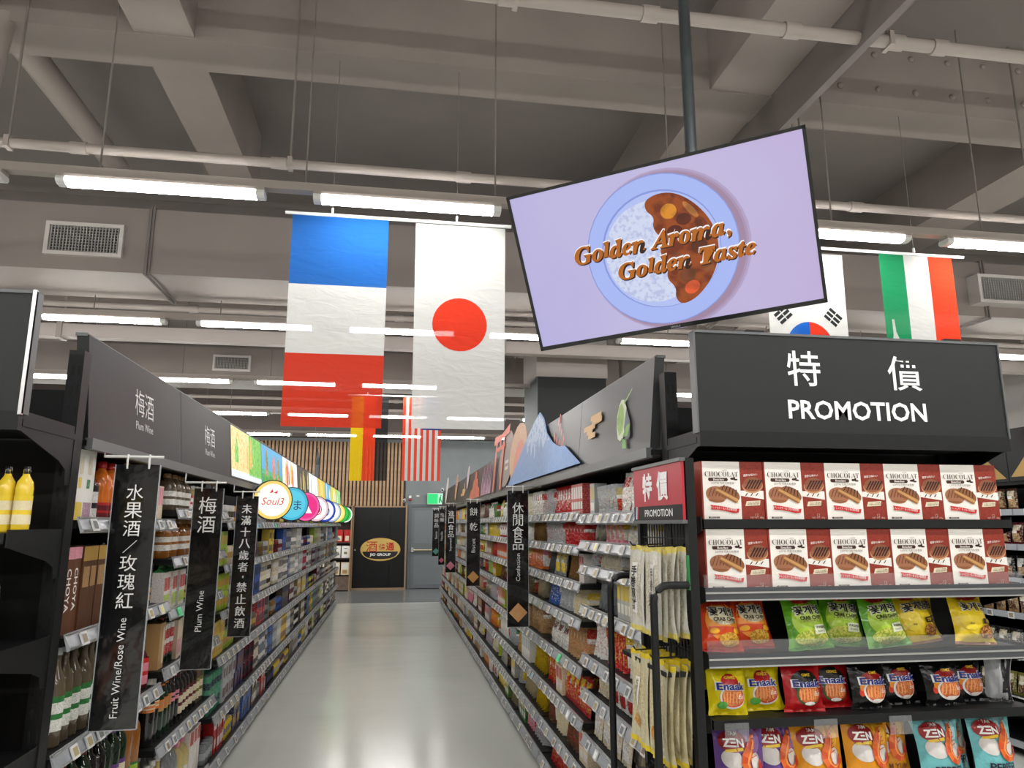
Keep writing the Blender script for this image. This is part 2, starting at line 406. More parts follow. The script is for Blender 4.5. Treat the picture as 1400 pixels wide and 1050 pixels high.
def shelf_bay(S, b, zs, xf, aisle, deep=.58):
    """S=-1 left aisle side, +1 right; local origin at the near front corner on the floor"""
    y0 = Y0+PITCH*b; near = b < 4
    t = thing('shelving_bay', 'black steel shelving bay, %s from the near end of the %s' % (ORD[b], aisle), 'shelving', (xf, y0, 0), group=aisle+' bays')
    X = lambda d: S*d
    def bx(d0, d1, ya, yb, z0, z1, mb=None):
        mb = mb or MB(); a, c = sorted((X(d0), X(d1))); return mb.box(a, c, ya, yb, z0, z1)
    bx(deep, deep+.02, 0, PITCH, .05, 2.2).obj('back_panel', M_BLACKPANEL, t)
    up = bx(deep-.05, deep, 0, .03, 0, 2.25)
    up.obj('upright', M_BLACKSTEEL, t)
    bx(.03, deep, .01, PITCH-.01, 0, zs[-1]-.03).obj('plinth', M_BLACKSTEEL, t)
    rot = (0, 0, PI/2 if S < 0 else -PI/2)
    for si, z in enumerate(zs):
        sh = bx(0, deep, .012, PITCH-.012, z-.03, z).obj('shelf', M_BLACKSTEEL, t)
        # sloping clear rail that carries the electronic price tags
        r = MB()
        for y_a, y_b in ((.012, PITCH-.012),):
            V = [(X(-.004),y_a,z+.012),(X(-.004),y_b,z+.012),(X(-.028),y_b,z-.04),(X(-.028),y_a,z-.04),(X(-.0),y_a,z+.012),(X(-.0),y_b,z+.012),(X(-.018),y_b,z-.046),(X(-.018),y_a,z-.046)]
            r.add(V, [(0,1,2,3),(4,7,6,5),(0,4,5,1),(3,2,6,7),(0,3,7,4),(1,5,6,2)])
        r.obj('price_rail', M_RAIL, sh)
        rr = MB()
        for zz, dd in ((.009,-.008),(-.035,-.0285)):
            rr.box(min(X(dd),X(dd-.003)), max(X(dd),X(dd-.003)), .012, PITCH-.012, z+zz-.003, z+zz+.003)
        rr.obj('rail_lip', M_CHROME, sh)
        n = R.choice((5,6,7,8)) if si < len(zs)-1 else 4
        if near:
            for k in range(n):
                m = R.choice(TAGS)
                if R.random() < .07: m = R.choice(TAG_LIT)
                o = inst(m, 'price_tag', sh, (X(-.022), .07+(PITCH-.14)*(k+R.uniform(.3,.7))/n, z-.018), (0,0,0))
                o.rotation_euler = (math.radians(-22), 0, rot[2])
        else:
            tg = MB()
            for k in range(n+2):
                yy = .07+(PITCH-.14)*(k+R.uniform(.3,.7))/(n+2); c = R.choice(tag_cols)
                tg.add([(X(-.026),yy-.02,z+.002),(X(-.026),yy+.02,z+.002),(X(-.036),yy+.02,z-.036),(X(-.036),yy-.02,z-.036)], [(0,1,2,3)], (205,205,203))
                tg.add([(X(-.0275),yy-.013,z-.004),(X(-.0275),yy+.013,z-.004),(X(-.0355),yy+.013,z-.03),(X(-.0355),yy-.013,z-.03)], [(0,1,2,3)], c)
            o = tg.obj('price_tags', M_FLAT, sh); o['kind'] = 'stuff'
    return t, X

def header(t, X, S, lit=None, lean=.035):
    """canopy and header panel of a bay"""
    a, c = sorted((X(-.01), X(.5)))
    MB().box(a, c, 0, PITCH, 1.875, 1.897).obj('canopy', M_BLACKSTEEL, t)
    a, c = sorted((X(-.03), X(-.005)))
    MB().box(a, c, 0, PITCH, 1.865, 1.905).obj('canopy_lip', M_GREYSTEEL, t)
    V = []
    for y in (.003, PITCH-.003):
        V += [(X(-.012),y,1.905),(X(-.012+lean),y,2.285),(X(.03+lean),y,2.285),(X(.03),y,1.905)]
    mb = MB().add(V, [(0,1,5,4),(1,2,6,5),(2,3,7,6),(3,0,4,7),(0,3,2,1),(4,5,6,7)])
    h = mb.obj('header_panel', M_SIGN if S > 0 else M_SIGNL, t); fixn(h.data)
    fr = MB(); a, c = sorted((X(lean-.006), X(.034+lean)))
    fr.box(a, c, 0, PITCH, 2.28, 2.292)
    fr.obj('header_frame', M_GREYSTEEL, h)
    # mapping on the face: u along reading direction, v up
    if S < 0: mp = plane_map((X(-.012)+.0, PITCH/2, 1.905), (0,1,0), (-lean,0,.38), .0015)
    else: mp = plane_map((X(-.012), PITCH/2, 1.905), (0,-1,0), (lean,0,.38), .0015)
    return h, mp

WINE, SNACK = 'wine aisle', 'snack aisle'
LB = []; RB = []
for b in range(NB):
    t, X = shelf_bay(-1, b, lz(b), XFL, WINE); h, mp = header(t, X, -1); LB.append((t, h, mp))
    t, X = shelf_bay(+1, b, rz_(b), XFR, SNACK); h, mp = header(t, X, +1); RB.append((t, h, mp))
# ---- plum wine headers
for b in (0, 1):
    t, h, mp = LB[b]; mb = MB()
    put_text(mb, '梅酒', mp, .02 if b == 0 else .02, .215, h=.115, col=(225,225,225), bold=-.004)
    mb.obj('lettering', M_FLAT, h); mb = MB()
    put_text(mb, 'Plum Wine', mp, .02, .115, h=.035, col=(215,215,215))
    mb.obj('lettering', M_FLAT, h)
# ---- lit picture posters on the further bays
posters = [((246,236,190),[((235,190,90),3),((120,200,70),4)]), ((90,180,225),[((235,120,90),5),((60,150,60),2)]), ((250,250,245),[((215,60,60),4),((240,200,70),3)]),
           ((70,66,60),[((210,190,120),4)]), ((252,252,252),[((190,200,205),2)]), ((238,205,70),[((250,235,150),4),((200,150,40),2)]), ((110,190,225),[((250,250,250),3),((240,220,80),3)]),
           ((240,220,70),[((250,250,240),4)]), ((170,225,150),[((60,170,90),4),((250,250,250),3)])]
for b in range(2, NB):
    t, h, mp = LB[b]; base, shapes = posters[b-2]; mb = MB(); Wd = PITCH-.03
    mb.poly(rect(-Wd/2, Wd/2, .02, .37), mp, base)
    mp2 = lambda x, y, mp=mp: mp(x, y, .002)
    if b == 2:
        mb.poly(rect(.05, Wd/2, .06, .37), mp2, (128,205,80), (90,180,50)); mb.poly(rect(-Wd/2, Wd/2, .02, .07), mp2, (235,245,250))
        mb.poly(rect(-Wd/2, .05, .07, .37), mp2, (245,228,160), (235,200,100))
    if b == 3:
        mb.poly(rect(-Wd/2, Wd/2, .02, .12), mp2, (60,160,70), (120,200,60))
        mb.poly(rect(-Wd/2, Wd/2, .12, .16), mp2, (80,190,140), (60,150,90))
    mp3 = lambda x, y, mp=mp: mp(x, y, .004)
    i = 0
    for c, n in shapes:
        for k in range(n):
            x = -Wd/2+.1+(Wd-.2)*R.random(); hh = R.uniform(.1,.2); z = R.uniform(.08,.14); wv = R.uniform(.03,.06)
            mb.poly([(x-wv,z),(x+wv,z),(x+wv,z+hh),(x+wv*.4,z+hh+.03),(x+wv*.4,z+hh+.06),(x-wv*.4,z+hh+.06),(x-wv*.4,z+hh+.03),(x-wv,z+hh)], mp3, c, tuple(min(255,int(v*.6+100)) for v in c))
            i += 1
    o = mb.obj('lit_poster', M_LIT, h)
# ---- hillside and tree pictures over the snack aisle (right): y on the wall -> local u
def rmap(d=.0):
    # world (y, z) on the right header face -> point ; children of bay header are bay-local, so make it a thing of its own in world space
    def mp(y, z, dd=0.0): return (XFR-.012+.035*(z-1.905)/.38-.004-d-dd, y, z)
    return mp
def picture(name, label, shapes, thick=.004, d=.0, cat='cutout'):
    """flat cut-out picture fixed to the header: first polygon is the board"""
    yc = sum(p[0] for p in shapes[0][0])/len(shapes[0][0])
    mp = rmap(d); o = thing(name, label, cat, (XFR, yc, 1.905))
    for i, (P, c, a) in enumerate(shapes):
        mb = MB(); loc = lambda y, z, dd=0: tuple(np.array(mp(y, z, dd))-np.array((XFR, yc, 1.905)))
        if i == 0:
            mb.prism(P, lambda y, z, dd: loc(y, z, dd), thick, c, a); q = mb.obj('board', M_FLAT2, o); fixn(q.data)
        else:
            mb.add([loc(y, z, thick+.001*i) for y, z in P], [tuple(range(len(P)))], c, a); mb.obj('print', M_FLAT2, o)
    return o
M_FLAT2 = print_mat('board_print', .5, scale=25, thr=.56)
def streaks(pts, c): return [(p, c, None) for p in pts]
# Fuji
fj = [(6.42,1.93),(6.0,2.10),(5.62,2.27),(5.33,2.37),(5.15,2.41),(4.98,2.34),(4.83,2.22),(4.62,2.13),(4.40,2.08),(4.25,2.07),(4.05,2.0),(3.84,1.93)]
snow = [(5.62,2.255),(5.33,2.36),(5.15,2.40),(4.98,2.33),(4.83,2.21),(4.70,2.16),(4.86,2.16),(4.92,2.11),(5.0,2.2),(5.07,2.1),(5.14,2.2),(5.22,2.06),(5.28,2.19),(5.38,2.1),(5.42,2.22),(5.54,2.13)]
picture('mountain_cutout', 'blue snow-capped mountain cutout standing above the snack aisle header', [(fj,(112,146,196),(104,138,190)),(snow,(170,190,220),(112,146,196))], d=.012)
def leafp(yc, z0, z1, wd): return [(yc+wd*math.sin(a)*(1 if True else 1), z0+(z1-z0)*(1-math.cos(a))/2) for a in [2*PI*k/18 for k in range(18)]]
picture('tree_cutout', 'tan round-topped tree cutout between mountain and torii gate', [(leafp(6.05,1.94,2.455,.42),(196,148,112),(206,160,120)),(leafp(5.95,1.94,2.3,.25),(206,116,96),(200,130,100))], d=.006)
picture('tree_cutout', 'grey-brown rounded tree cutout with white lettering beside torii gate', [(leafp(6.72,1.94,2.475,.42),(140,124,116),(150,132,122)),(rect(6.55,6.75,2.16,2.19),(200,190,185),None),(rect(6.55,6.72,2.1,2.13),(200,190,185),None)], d=.003)
tor = [(7.46,1.94),(7.46,2.38),(7.62,2.4),(7.62,2.51),(7.1,2.49),(6.6,2.53),(6.6,2.43),(6.86,2.41),(6.86,1.94),(6.98,1.94),(6.98,2.31),(7.34,2.31),(7.34,1.94)]
picture('torii_cutout', 'orange-red torii gate cutout on the snack aisle header', [(rect(7.42,6.8,2.33,2.37),(206,104,84),None),([(7.62,2.42),(7.62,2.51),(7.1,2.485),(6.6,2.53),(6.6,2.44),(7.1,2.43)],(206,104,84),(196,96,78)),(rect(7.46,7.36,1.93,2.43),(206,104,84),None),(rect(6.95,6.85,1.93,2.43),(206,104,84),None),(rect(7.16,7.08,2.37,2.43),(206,104,84),None)], d=.009)
tmp = [(9.9,1.93),(9.75,2.04),(9.55,2.06),(9.5,2.16),(9.4,2.17),(9.35,2.27),(9.2,2.27),(9.15,2.17),(9.0,2.16),(8.95,2.06),(8.8,2.04),(8.68,1.93)]
picture('temple_picture', 'orange temple picture on the far part of the snack header', [(tmp,(206,112,84),(180,90,70))])
for k in range(7): 
    y = 7.75+k*.13
    picture('grass_picture', 'mauve grass picture on the snack header, tuft %s from the temple' % ORD[6-k], [([(y-.06,1.93),(y-.02,2.08+.06*(k%3)),(y,2.22+.04*(k%2)),(y+.03,2.06),(y+.06,1.93)],(176,142,158),(150,120,140))])
picture('leaf_cutout', 'white feather-shaped cutout rising above the far snack header', [(leafp(10.3,2.1,2.42,.14),(196,180,180),None)], d=.004)
picture('leaf_cutout', 'orange and tan feather-shaped cutout at the far snack header', [(leafp(12.2,2.0,2.43,.2),(206,150,112),(225,200,180))], d=.004)
picture('leaf_cutout', 'pale narrow feather cutout at the far end of the snack header', [(leafp(14.5,2.0,2.52,.25),(210,205,200),None)], d=.004)
picture('cloud_picture', 'small gold cloud picture on the far snack header', [([(11.2,2.02),(11.2,2.06),(11.0,2.06),(11.0,2.12),(10.8,2.12),(10.8,2.2),(10.7,2.2),(10.7,2.12),(10.55,2.08),(10.7,2.02)],(206,160,96),None)])
# red petals, gold cloud, tea cup
pet = [(4.62,2.16,.07),(4.55,2.13,.08),(4.52,2.25,.05),(4.47,2.21,.06),(4.46,2.1,.06),(4.40,2.17,.05),(4.36,2.08,.06),(4.32,2.12,.05),(4.28,2.05,.05)]
picture('petal_picture', 'scatter of red petal strokes on the snack header beside the mountain', [(leafp(4.5,2.24,2.30,.012),(206,96,92),None)]+[(leafp(y,z-h/2,z+h/2,.014),(206,96,92),None) for y,z,h in pet], thick=.002)
def barp(y0, y1, z): return rect(y1, y0, z-.014, z+.014)
picture('cloud_picture', 'gold cloud picture of rounded bars on the near snack header', [(barp(3.56,3.7,2.128),(202,164,112),None),(barp(3.52,3.72,2.155),(206,168,116),None),(barp(3.5,3.66,2.13),(206,168,116),None),(barp(3.62,3.84,2.108),(206,168,116),None),(barp(3.66,3.78,2.085),(206,168,116),None),(barp(3.6,3.74,2.06),(206,168,116),None)], thick=.002)
cup = [(3.22,2.15),(3.245,2.10),(3.24,2.04),(3.215,1.99),(3.18,1.975),(3.14,1.985),(3.11,2.02),(3.10,2.08),(3.11,2.12),(3.15,2.165),(3.19,2.17)]
picture('matcha_picture', 'green matcha bowl with leaf picture at the near end of the snack header', [(cup,(214,222,196),None),
   ([(3.215,2.14),(3.233,2.09),(3.225,2.04),(3.19,2.0),(3.15,2.02),(3.135,2.07),(3.145,2.12),(3.18,2.155)],(158,190,104),(140,176,90)),
   ([(3.145,2.15),(3.135,2.14),(3.04,2.19),(3.03,2.2)],(150,190,110),None),
   ([(3.10,2.12),(3.04,2.05),(3.03,1.98),(3.09,1.97),(3.12,2.03)],(96,104,112),None),
   ([(3.13,1.99),(3.06,1.985),(3.03,2.04),(3.08,2.035)],(120,170,84),(100,150,70)),([(3.14,1.985),(3.12,1.935),(3.06,1.93),(3.08,1.97)],(110,160,80),(90,140,66))], thick=.002)
# ================================================================ PRODUCTS
PAL = dict(white=(232,230,224), cream=(226,214,184), black=(24,22,22), grey=(128,130,132), silver=(176,180,184), red=(186,36,36), maroon=(92,20,30), pink=(226,140,160),
           orange=(222,116,40), amber=(150,92,34), yellow=(232,200,50), olive=(120,118,50), lime=(166,196,60), green=(48,120,60), teal=(70,150,130), blue=(50,96,176), navy=(30,40,92),
           purple=(96,60,120), brown=(98,62,40), tan=(180,142,96), gold=(196,156,74), mauve=(170,130,150), mint=(176,216,190), sky=(140,186,220), darkgreen=(22,44,26), straw=(196,176,112), smoky=(96,84,66))
class Proto:
    def __init__(s, name, cat, desc, parts, w, h, d): s.name, s.cat, s.desc, s.parts, s.w, s.h, s.d = name, cat, desc, parts, w, h, d; s.me = None
    def meshes(s):
        if s.me is None: s.me = [(n, mb.mesh(n, m)) for n, mb, m in s.parts]
        return s.me
STUFF = {}
class Stuff:
    def __init__(s): s.mb = MB(); s.mats = []
def add_stuff(key, P, Mx):
    st = STUFF.setdefault(key, Stuff())
    A = np.array(Mx.to_3x3()); tr = np.array(Mx.translation)
    for n, mb, m in P.parts:
        if m not in st.mats: st.mats.append(m)
        mi = st.mats.index(m); V = (np.array(mb.v)@A.T+tr).tolist(); o = len(st.mb.v)
        st.mb.v += V
        st.mb.f += [tuple(i+o for i in f) for f in mb.f]; st.mb.c += mb.c; st.mb.a += mb.a; st.mb.m += [mi]*len(mb.f); st.mb.sm += mb.sm
def place(P, Mx, label, group):
    ms = P.meshes()
    if len(ms) == 1:
        o = bpy.data.objects.new(P.name, ms[0][1]); COL.objects.link(o)
    else:
        o = bpy.data.objects.new(P.name, None); COL.objects.link(o); o.empty_display_size = .03
        for n, me in ms: inst(me, n, o)
    o.matrix_world = Mx
    tag(o, label, P.cat, group)
    return o
COUNT = {}
def put(P, Mx, where, key, limit=300, single=None):
    """individual thing while fewer than `limit` of its kind, then stock"""
    n = COUNT.get(P.name, 0)
    if n < limit and key is None:
        COUNT[P.name] = n+1
        lab = P.desc+', '+where
        return place(P, Mx, lab, lab)
    add_stuff(key or P.name, P, Mx)

PC = {}
def C(c): return PAL[c] if isinstance(c, str) else c
def bottle(shape, h, r, glass, cap, label=None, acc=None, lz0=.12, lz1=.5, n=10, desc=None, sq=0, capm='cap'):
    key = ('b', shape, h, r, glass, cap, label, acc, lz0, lz1, n, sq)
    if key in PC: return PC[key]
    if shape == 'slim': pr = [(.9,0),(1,.02),(1,.58),(.86,.67),(.45,.76),(.36,.82),(.36,.95)]; cz = .9; cr = .42
    elif shape == 'wine': pr = [(.9,0),(1,.02),(1,.6),(.8,.68),(.42,.74),(.38,.8),(.38,.97)]; cz = .8; cr = .42
    elif shape == 'jug': pr = [(.92,0),(1,.03),(1,.66),(.88,.76),(.5,.84),(.4,.86),(.4,.95)]; cz = .88; cr = .46
    elif shape == 'mini': pr = [(.9,0),(1,.03),(1,.5),(.75,.66),(.42,.76),(.4,.93)]; cz = .88; cr = .46
    else: pr = [(.9,0),(1,.02),(1,.7),(.7,.82),(.42,.88),(.4,.95)]; cz = .9; cr = .46
    body = MB().lathe([(a*r, z*h) for a, z in pr], n, col=C(glass), sq=sq)
    cp = MB().lathe([(cr*r, cz*h), (cr*r*1.03, cz*h+.002), (cr*r, h-.002), (cr*r*.85, h)], n, col=C(cap))
    parts = [('glass_body', body, M_GLASS), (capm, cp, M_GLOSS)]
    if label:
        lb = MB(); q = 1.015
        L_ = lz1-lz0; ac_ = C(acc or label)
        for f0, f1, cc in ((0,.34,C(label)),(.34,.5,ac_),(.5,.82,C(label)),(.82,1,ac_)):
            lb.lathe([(r*q, (lz0+L_*f0)*h), (r*q, (lz0+L_*f1)*h)], n, col=cc, acc=ac_, caps=False, sq=sq)
        parts.append(('label', lb, M_PRINTB))
        if shape in ('wine',) and acc: 
            nk = MB().lathe([(.395*r, .74*h), (.395*r*1.02, .8*h)], n, col=C(acc), caps=False); parts.append(('neck_band', nk, M_GLOSS))
    d = desc or '%s glass bottle with %s cap%s' % (glass, cap, ' and %s label' % label if label else '')
    P = Proto('wine_bottle', 'bottle', d, parts, 2*r, h, 2*r); PC[key] = P; return P
def carton(w, d, h, base, acc=None, prints=(), desc=None, gable=False, name='drink_carton', m=None, top=None):
    key = ('c', w, d, h, base, acc, tuple(prints), gable, name)
    if key in PC: return PC[key]
    mb = MB(); x = w/2; cb = C(base)
    mb.box(-x, x, -d/2, d/2, 0, h, cb, C(acc or base))
    if gable:
        mb.add([(-x,-d/2,h),(x,-d/2,h),(x,0,h+w*.35),(-x,0,h+w*.35),(-x,d/2,h),(x,d/2,h)], [(0,1,2,3),(5,4,3,2),(0,3,4),(1,5,2)], C(top or base))
        mb.box(-x, x, -.003, .003, h+w*.3, h+w*.55, C(top or base))
    for i, (x0, x1, z0, z1, c, a) in enumerate(prints):
        y = -d/2-.0006*(i+1)
        mb.add([(-x+w*x0,y,h*z0),(-x+w*x1,y,h*z0),(-x+w*x1,y,h*z1),(-x+w*x0,y,h*z1)], [(0,1,2,3)], C(c), C(a or c))
    P = Proto(name, 'carton', desc or '%s drink carton' % base, [('carton', mb, m or M_PRINTB)], w, h, d); PC[key] = P; return P
def can(r, h, base, acc, band, n=9):
    key = ('k', r, h, base, acc, band)
    if key in PC: return PC[key]
    mb = MB()
    mb.lathe([(r*.82,0),(r,.006),(r,h*.32)], n, col=C(base), acc=C(acc), caps=False)
    mb.lathe([(r,h*.32),(r,h*.66)], n, col=C(band), acc=C(acc), caps=False)
    mb.lathe([(r,h*.66),(r,h*.9),(r*.8,h)], n, col=C(base), acc=C(acc), caps=False)
    mb.lathe([(r*.8,h*.999),(r*.78,h-.004)], n, col=C('silver'), caps=True)
    P = Proto('drink_can', 'can', '%s drink can with %s band' % (base, band), [('can', mb, M_PRINTB)], 2*r, h, 2*r); PC[key] = P; return P
def bag(w, h, t, base, acc, panel=None, nu=6, nv=8, desc=None, seed=0, name='snack_bag'):
    key = ('p', w, h, t, base, acc, panel, seed, name)
    if key in PC: return PC[key]
    rr = random.Random(seed); mb = MB(); V = []; F = []
    ph = [rr.uniform(0, 6.28) for _ in range(4)]
    for side in (-1, 1):
        for j in range(nv+1):
            v = j/nv; prof = max(0, math.sin(PI*min(1, max(0, (v-.05)/.9))))**.6
            for i in range(nu+1):
                u = -1+2*i/nu
                th = t/2*prof*(1-abs(u)**2.2)+(.004*math.sin(5*u+ph[0]+7*v) if 0 < j < nv and 0 < i < nu else 0)
                ww = w/2*(1-.07*prof+.02*math.sin(6*v+ph[1]))
                lean = .012*math.sin(3*v+ph[2])
                V.append((u*ww+lean*v, side*th+.006*math.sin(8*u+ph[3])*(1-prof), v*h))
    N = (nu+1)*(nv+1)
    c0, a0 = C(base), C(acc)
    for s in (0, 1):
        for j in range(nv):
            for i in range(nu):
                a = s*N+j*(nu+1)+i; q = (a, a+1, a+nu+2, a+nu+1)
                if s: q = q[::-1]
                col, ac = c0, a0
                if s == 0 and j in (5,6) and 0 < i < nu-1: col, ac = a0, c0
                if panel and s == 0 and 1 <= j < 4 and 1 <= i < nu-1: col, ac = C(panel), a0
                if s == 0 and j == 4 and i in (1,2,3): col, ac = (236,232,224), a0
                if j in (0, nv-1) or s == 1: ac = c0
                mb.add([V[k] for k in q], [(0,1,2,3)], col, ac, 0, True)
    # weld per side: rebuild with shared vertices for smooth shading
    mb2 = MB(); mb2.v = V; k = 0
    for s in (0, 1):
        for j in range(nv):
            for i in range(nu):
                a = s*N+j*(nu+1)+i; q = (a, a+1, a+nu+2, a+nu+1)
                mb2.f.append(q[::-1] if s else q); mb2.c.append(mb.c[k]); mb2.a.append(mb.a[k]); mb2.m.append(0); mb2.sm.append(True); k += 1
    P = Proto(name, 'bag', desc or '%s and %s snack bag%s' % (base, acc, ' with %s panel' % panel if panel else ''), [('bag', mb2, M_FILM)], w, h, t); PC[key] = P; return P

def Mxf(x, y, z, rz=0, rx=0, s=1):
    return Matrix.Translation((x, y, z)) @ Matrix.Rotation(rz, 4, 'Z') @ Matrix.Rotation(rx, 4, 'X') @ Matrix.Scale(s, 4)

SH = ['top','second','third','fourth','fifth','sixth','seventh','bottom']
def where(side, b, si, nsh): return '%s shelf, %s bay of %s' % (SH[si] if si < nsh-1 else 'bottom', ORD[b], WINE if side < 0 else SNACK)

def fill_left(b, si, runs, ystart=.05, back=True):
    """runs: (proto, count, gap) along +y, front faces +x"""
    zs = lz(b); z = zs[si]; y = Y0+PITCH*b+ystart; wh = where(-1, b, si, len(zs))
    yend = Y0+PITCH*(b+1)-.03
    for P, n, gap, *rest in runs:
        stack = rest[0] if rest else 1
        for k in range(n):
            if y+P.w > yend: return
            for s in range(stack):
                put(P, Mxf(XFL-.03-P.d/2-R.uniform(0,.012), y+P.w/2, z+.001+s*(P.h+.001), PI/2+R.uniform(-.06,.06)), wh, None)
            if back and si > 0:
                for s in range(stack): add_stuff(P.name+'_behind', P, Mxf(XFL-.05-P.d*1.55, y+P.w/2, z+.001+s*(P.h+.001), PI/2))
            y += P.w+gap

# ---- wine aisle, first bay
fill_left(0, 0, [(carton(.085,.085,.255,'white','white',[(.1,.9,.0,.25,'yellow','white'),(.3,.6,.45,.6,'yellow','white'),(.35,.65,.65,.9,'cream','grey')], 'white gift carton fading to yellow'),1,.004),
                 (carton(.085,.085,.258,'white','white',[(.1,.9,.0,.25,'mauve','white'),(.3,.6,.45,.58,'green','white'),(.35,.65,.65,.9,'cream','grey')], 'white gift carton fading to mauve'),1,.01),
                 (bottle('mini',.24,.05,'black','black','white','black',.0,.55, desc='black round-shouldered bottle with white label'),1,.012),
                 (bottle('jug',.235,.042,'orange','red','maroon','red',.03,.3, desc='orange liqueur bottle with red cap'),3,.006),
                 (bottle('slim',.25,.036,'straw','gold','cream','brown'),5,.008),
                 (carton(.045,.05,.17,'cream','pink',[(.1,.9,.45,.95,'pink','white')], 'slim cream and pink carton'),7,.003)], back=False)
fill_left(0, 1, [(carton(.075,.07,.3,'brown','brown',[(0,1,.86,1,'pink','white')], 'dark brown gift box with pink blossom top', name='gift_box'),2,.004),
                 (carton(.07,.07,.3,'brown','black',[(0,1,.82,1,'gold','tan'),(.1,.9,.5,.75,'tan','brown')], 'dark gift box with gold printed top', name='gift_box'),3,.004),
                 (bottle('slim',.31,.037,'smoky','black','cream','brown'),6,.006),
                 (bottle('wine',.32,.042,'darkgreen','darkgreen','gold','black',.08,.3, desc='dark green sake bottle with gold label'),3,.006)])
fill_left(0, 2, [(bottle('slim',.335,.036,'smoky','silver','white','green',.16,.3, desc='smoky bottle with silver cap and orange label'),1,.004),
                 (bottle('slim',.34,.036,'smoky','silver','white','green',.16,.5, desc='smoky fruit wine bottle with green and white label'),6,.004),
                 (bottle('slim',.33,.036,'olive','white','white','lime',.1,.45),4,.006),
                 (bottle('wine',.31,.034,'olive','black','white','olive',.1,.55),2,.005),
                 (bottle('mini',.235,.043,'maroon','black','pink','red',.1,.6, desc='maroon bottle with pink label and black cap'),2,.005)])
fill_left(0, 3, [(bottle('wine',.33,.038,'black','maroon','maroon','pink',.15,.4),3,.004),
                 (bottle('wine',.335,.038,'darkgreen','maroon','cream','maroon',.12,.42),3,.004),
                 (bottle('wine',.33,.038,'black','white','white','black',.12,.35),2,.004),
                 (bottle('wine',.33,.038,'darkgreen','black','cream','purple',.1,.4),3,.004),
                 (bottle('slim',.34,.042,'amber','amber','lime','green',.02,.2, desc='tall amber bottle with lime fruit label'),3,.004)])
fill_left(0, 4, [(bottle('wine',.3,.038,'black','red','cream','red'),6,.01),(bottle('wine',.3,.038,'darkgreen','gold','cream','gold'),6,.01)])
for o in [o for o in COL.objects if o.name.startswith('gift_box') and 'pink blossom' in o.get('label','')]:
    T = MB(); put_text(T, 'CHOYA', lambda x, z: (x, -.0362, z), 0, .15, w=.15, col=(236,232,228), rot=-PI/2, bold=.012)
    put_text(T, 'CHOYA', lambda x, z: (-.0382, -x, z), 0, .13, w=.15, col=(236,232,228), rot=-PI/2, bold=.012); T.obj('lettering', M_FLAT, o)
# second bay
fill_left(1, 0, [(bottle('jug',.19,.046,'smoky','tan','white','smoky',.15,.6, sq=5, desc='square smoky plum wine bottle with tan cap'),4,.006),
                 (bottle('mini',.15,.04,'straw','white','white','red',.1,.6, desc='small straw bottle with red fruit label'),5,.006),
                 (bottle('slim',.2,.03,'silver','gold','white','silver',.1,.7),8,.004)], back=False)
fill_left(1, 1, [(bottle('jug',.2,.06,'amber','tan','white','amber',.2,.62, sq=5, desc='wide amber plum wine jug with white label'),5,.006),
                 (carton(.055,.055,.09,'sky','red',[(.2,.8,.3,.8,'orange','sky')], 'small sky blue carton stacked in pairs'),8,.002,2)])
fill_left(1, 2, [(carton(.062,.062,.185,'white','red',[(.1,.9,.5,.85,'red','white'),(.1,.9,.1,.4,'lime','white')], 'white paper carton with red fruit print', True, top='green'),6,.003),
                 (bottle('wine',.22,.03,'darkgreen','black','gold','black'),2,.004),
                 (carton(.055,.055,.1,'teal','orange',[(.25,.75,.2,.8,'orange','teal')], 'small teal carton stacked in pairs'),8,.002,2)])
fill_left(1, 3, [(carton(.09,.09,.22,'tan','gold',[(.6,.9,.1,.9,'cream','black')], 'tan gift box with black characters', name='gift_box'),1,.006),
                 (bottle('slim',.25,.033,'darkgreen','red','red','white',.2,.8, desc='green bottle wrapped in red floral label'),3,.004),
                 (carton(.06,.06,.2,'cream','pink',[(.1,.9,.1,.5,'pink','white')], 'cream floral carton'),4,.003),
                 (carton(.07,.07,.18,'straw','olive',(), 'straw coloured patterned carton'),6,.003)])
fill_left(1, 4, [(bottle('wine',.32,.036,'black','white','orange','cream',.5,.62, desc='slim black bottle with orange neck label'),2,.003),
                 (bottle('wine',.31,.034,'darkgreen','black','tan','orange',.42,.6),3,.003),
                 (bottle('wine',.31,.034,'black','pink','pink','black',.42,.6),2,.003),
                 (bottle('wine',.3,.036,'black','black','cream','maroon',.12,.5),5,.003),
                 (bottle('wine',.3,.036,'smoky','black','cream','olive',.1,.5),4,.003)])
fill_left(1, 5, [(bottle('slim',.3,.04,'straw','white','white','straw'),4,.006),(bottle('slim',.33,.04,'grey','black','white','grey'),3,.006),(bottle('jug',.27,.05,'straw','pink','white','straw'),2,.006),
                 (carton(.075,.075,.27,'white','red',[(.1,.9,.7,.98,'red','green')], 'tall white carton with red cherry top'),3,.004)])
# ---- beer bays: first two as single cans and cartons, then stock
def beer_runs(b, si):
    r = random.Random(b*31+si*7+5)
    zs = lz(b); up = (zs[si-1] if si else 1.88)-zs[si]-.05
    base = ['silver','navy','white','black','grey','cream','silver','white','grey','smoky','brown','silver','yellow','red','gold','blue','lime','teal','maroon']
    out = []; tot = 0
    while tot < PITCH:
        c = r.choice(base); a = r.choice(base); bd = r.choice([x for x in ('white','silver','navy','grey','black','gold','maroon','smoky') if x != c]); n = r.randint(3,6)
        if si in (0,) or r.random() < .55: 
            hh = .122; stack = max(1, min(2, int(up/(hh+.002)))); P = can(.031, hh, c, a, bd)
        else:
            hh = min(.125, up*.48); stack = 2 if up > 2*hh else 1; P = carton(.075,.07,round(hh,3), c, a, ((.1,.9,.25,.75,bd,c),), '%s drink pack with %s panel' % (c, bd), name='drink_pack')
        out.append((P, n, .003, stack)); tot += n*(P.w+.003)
    return out
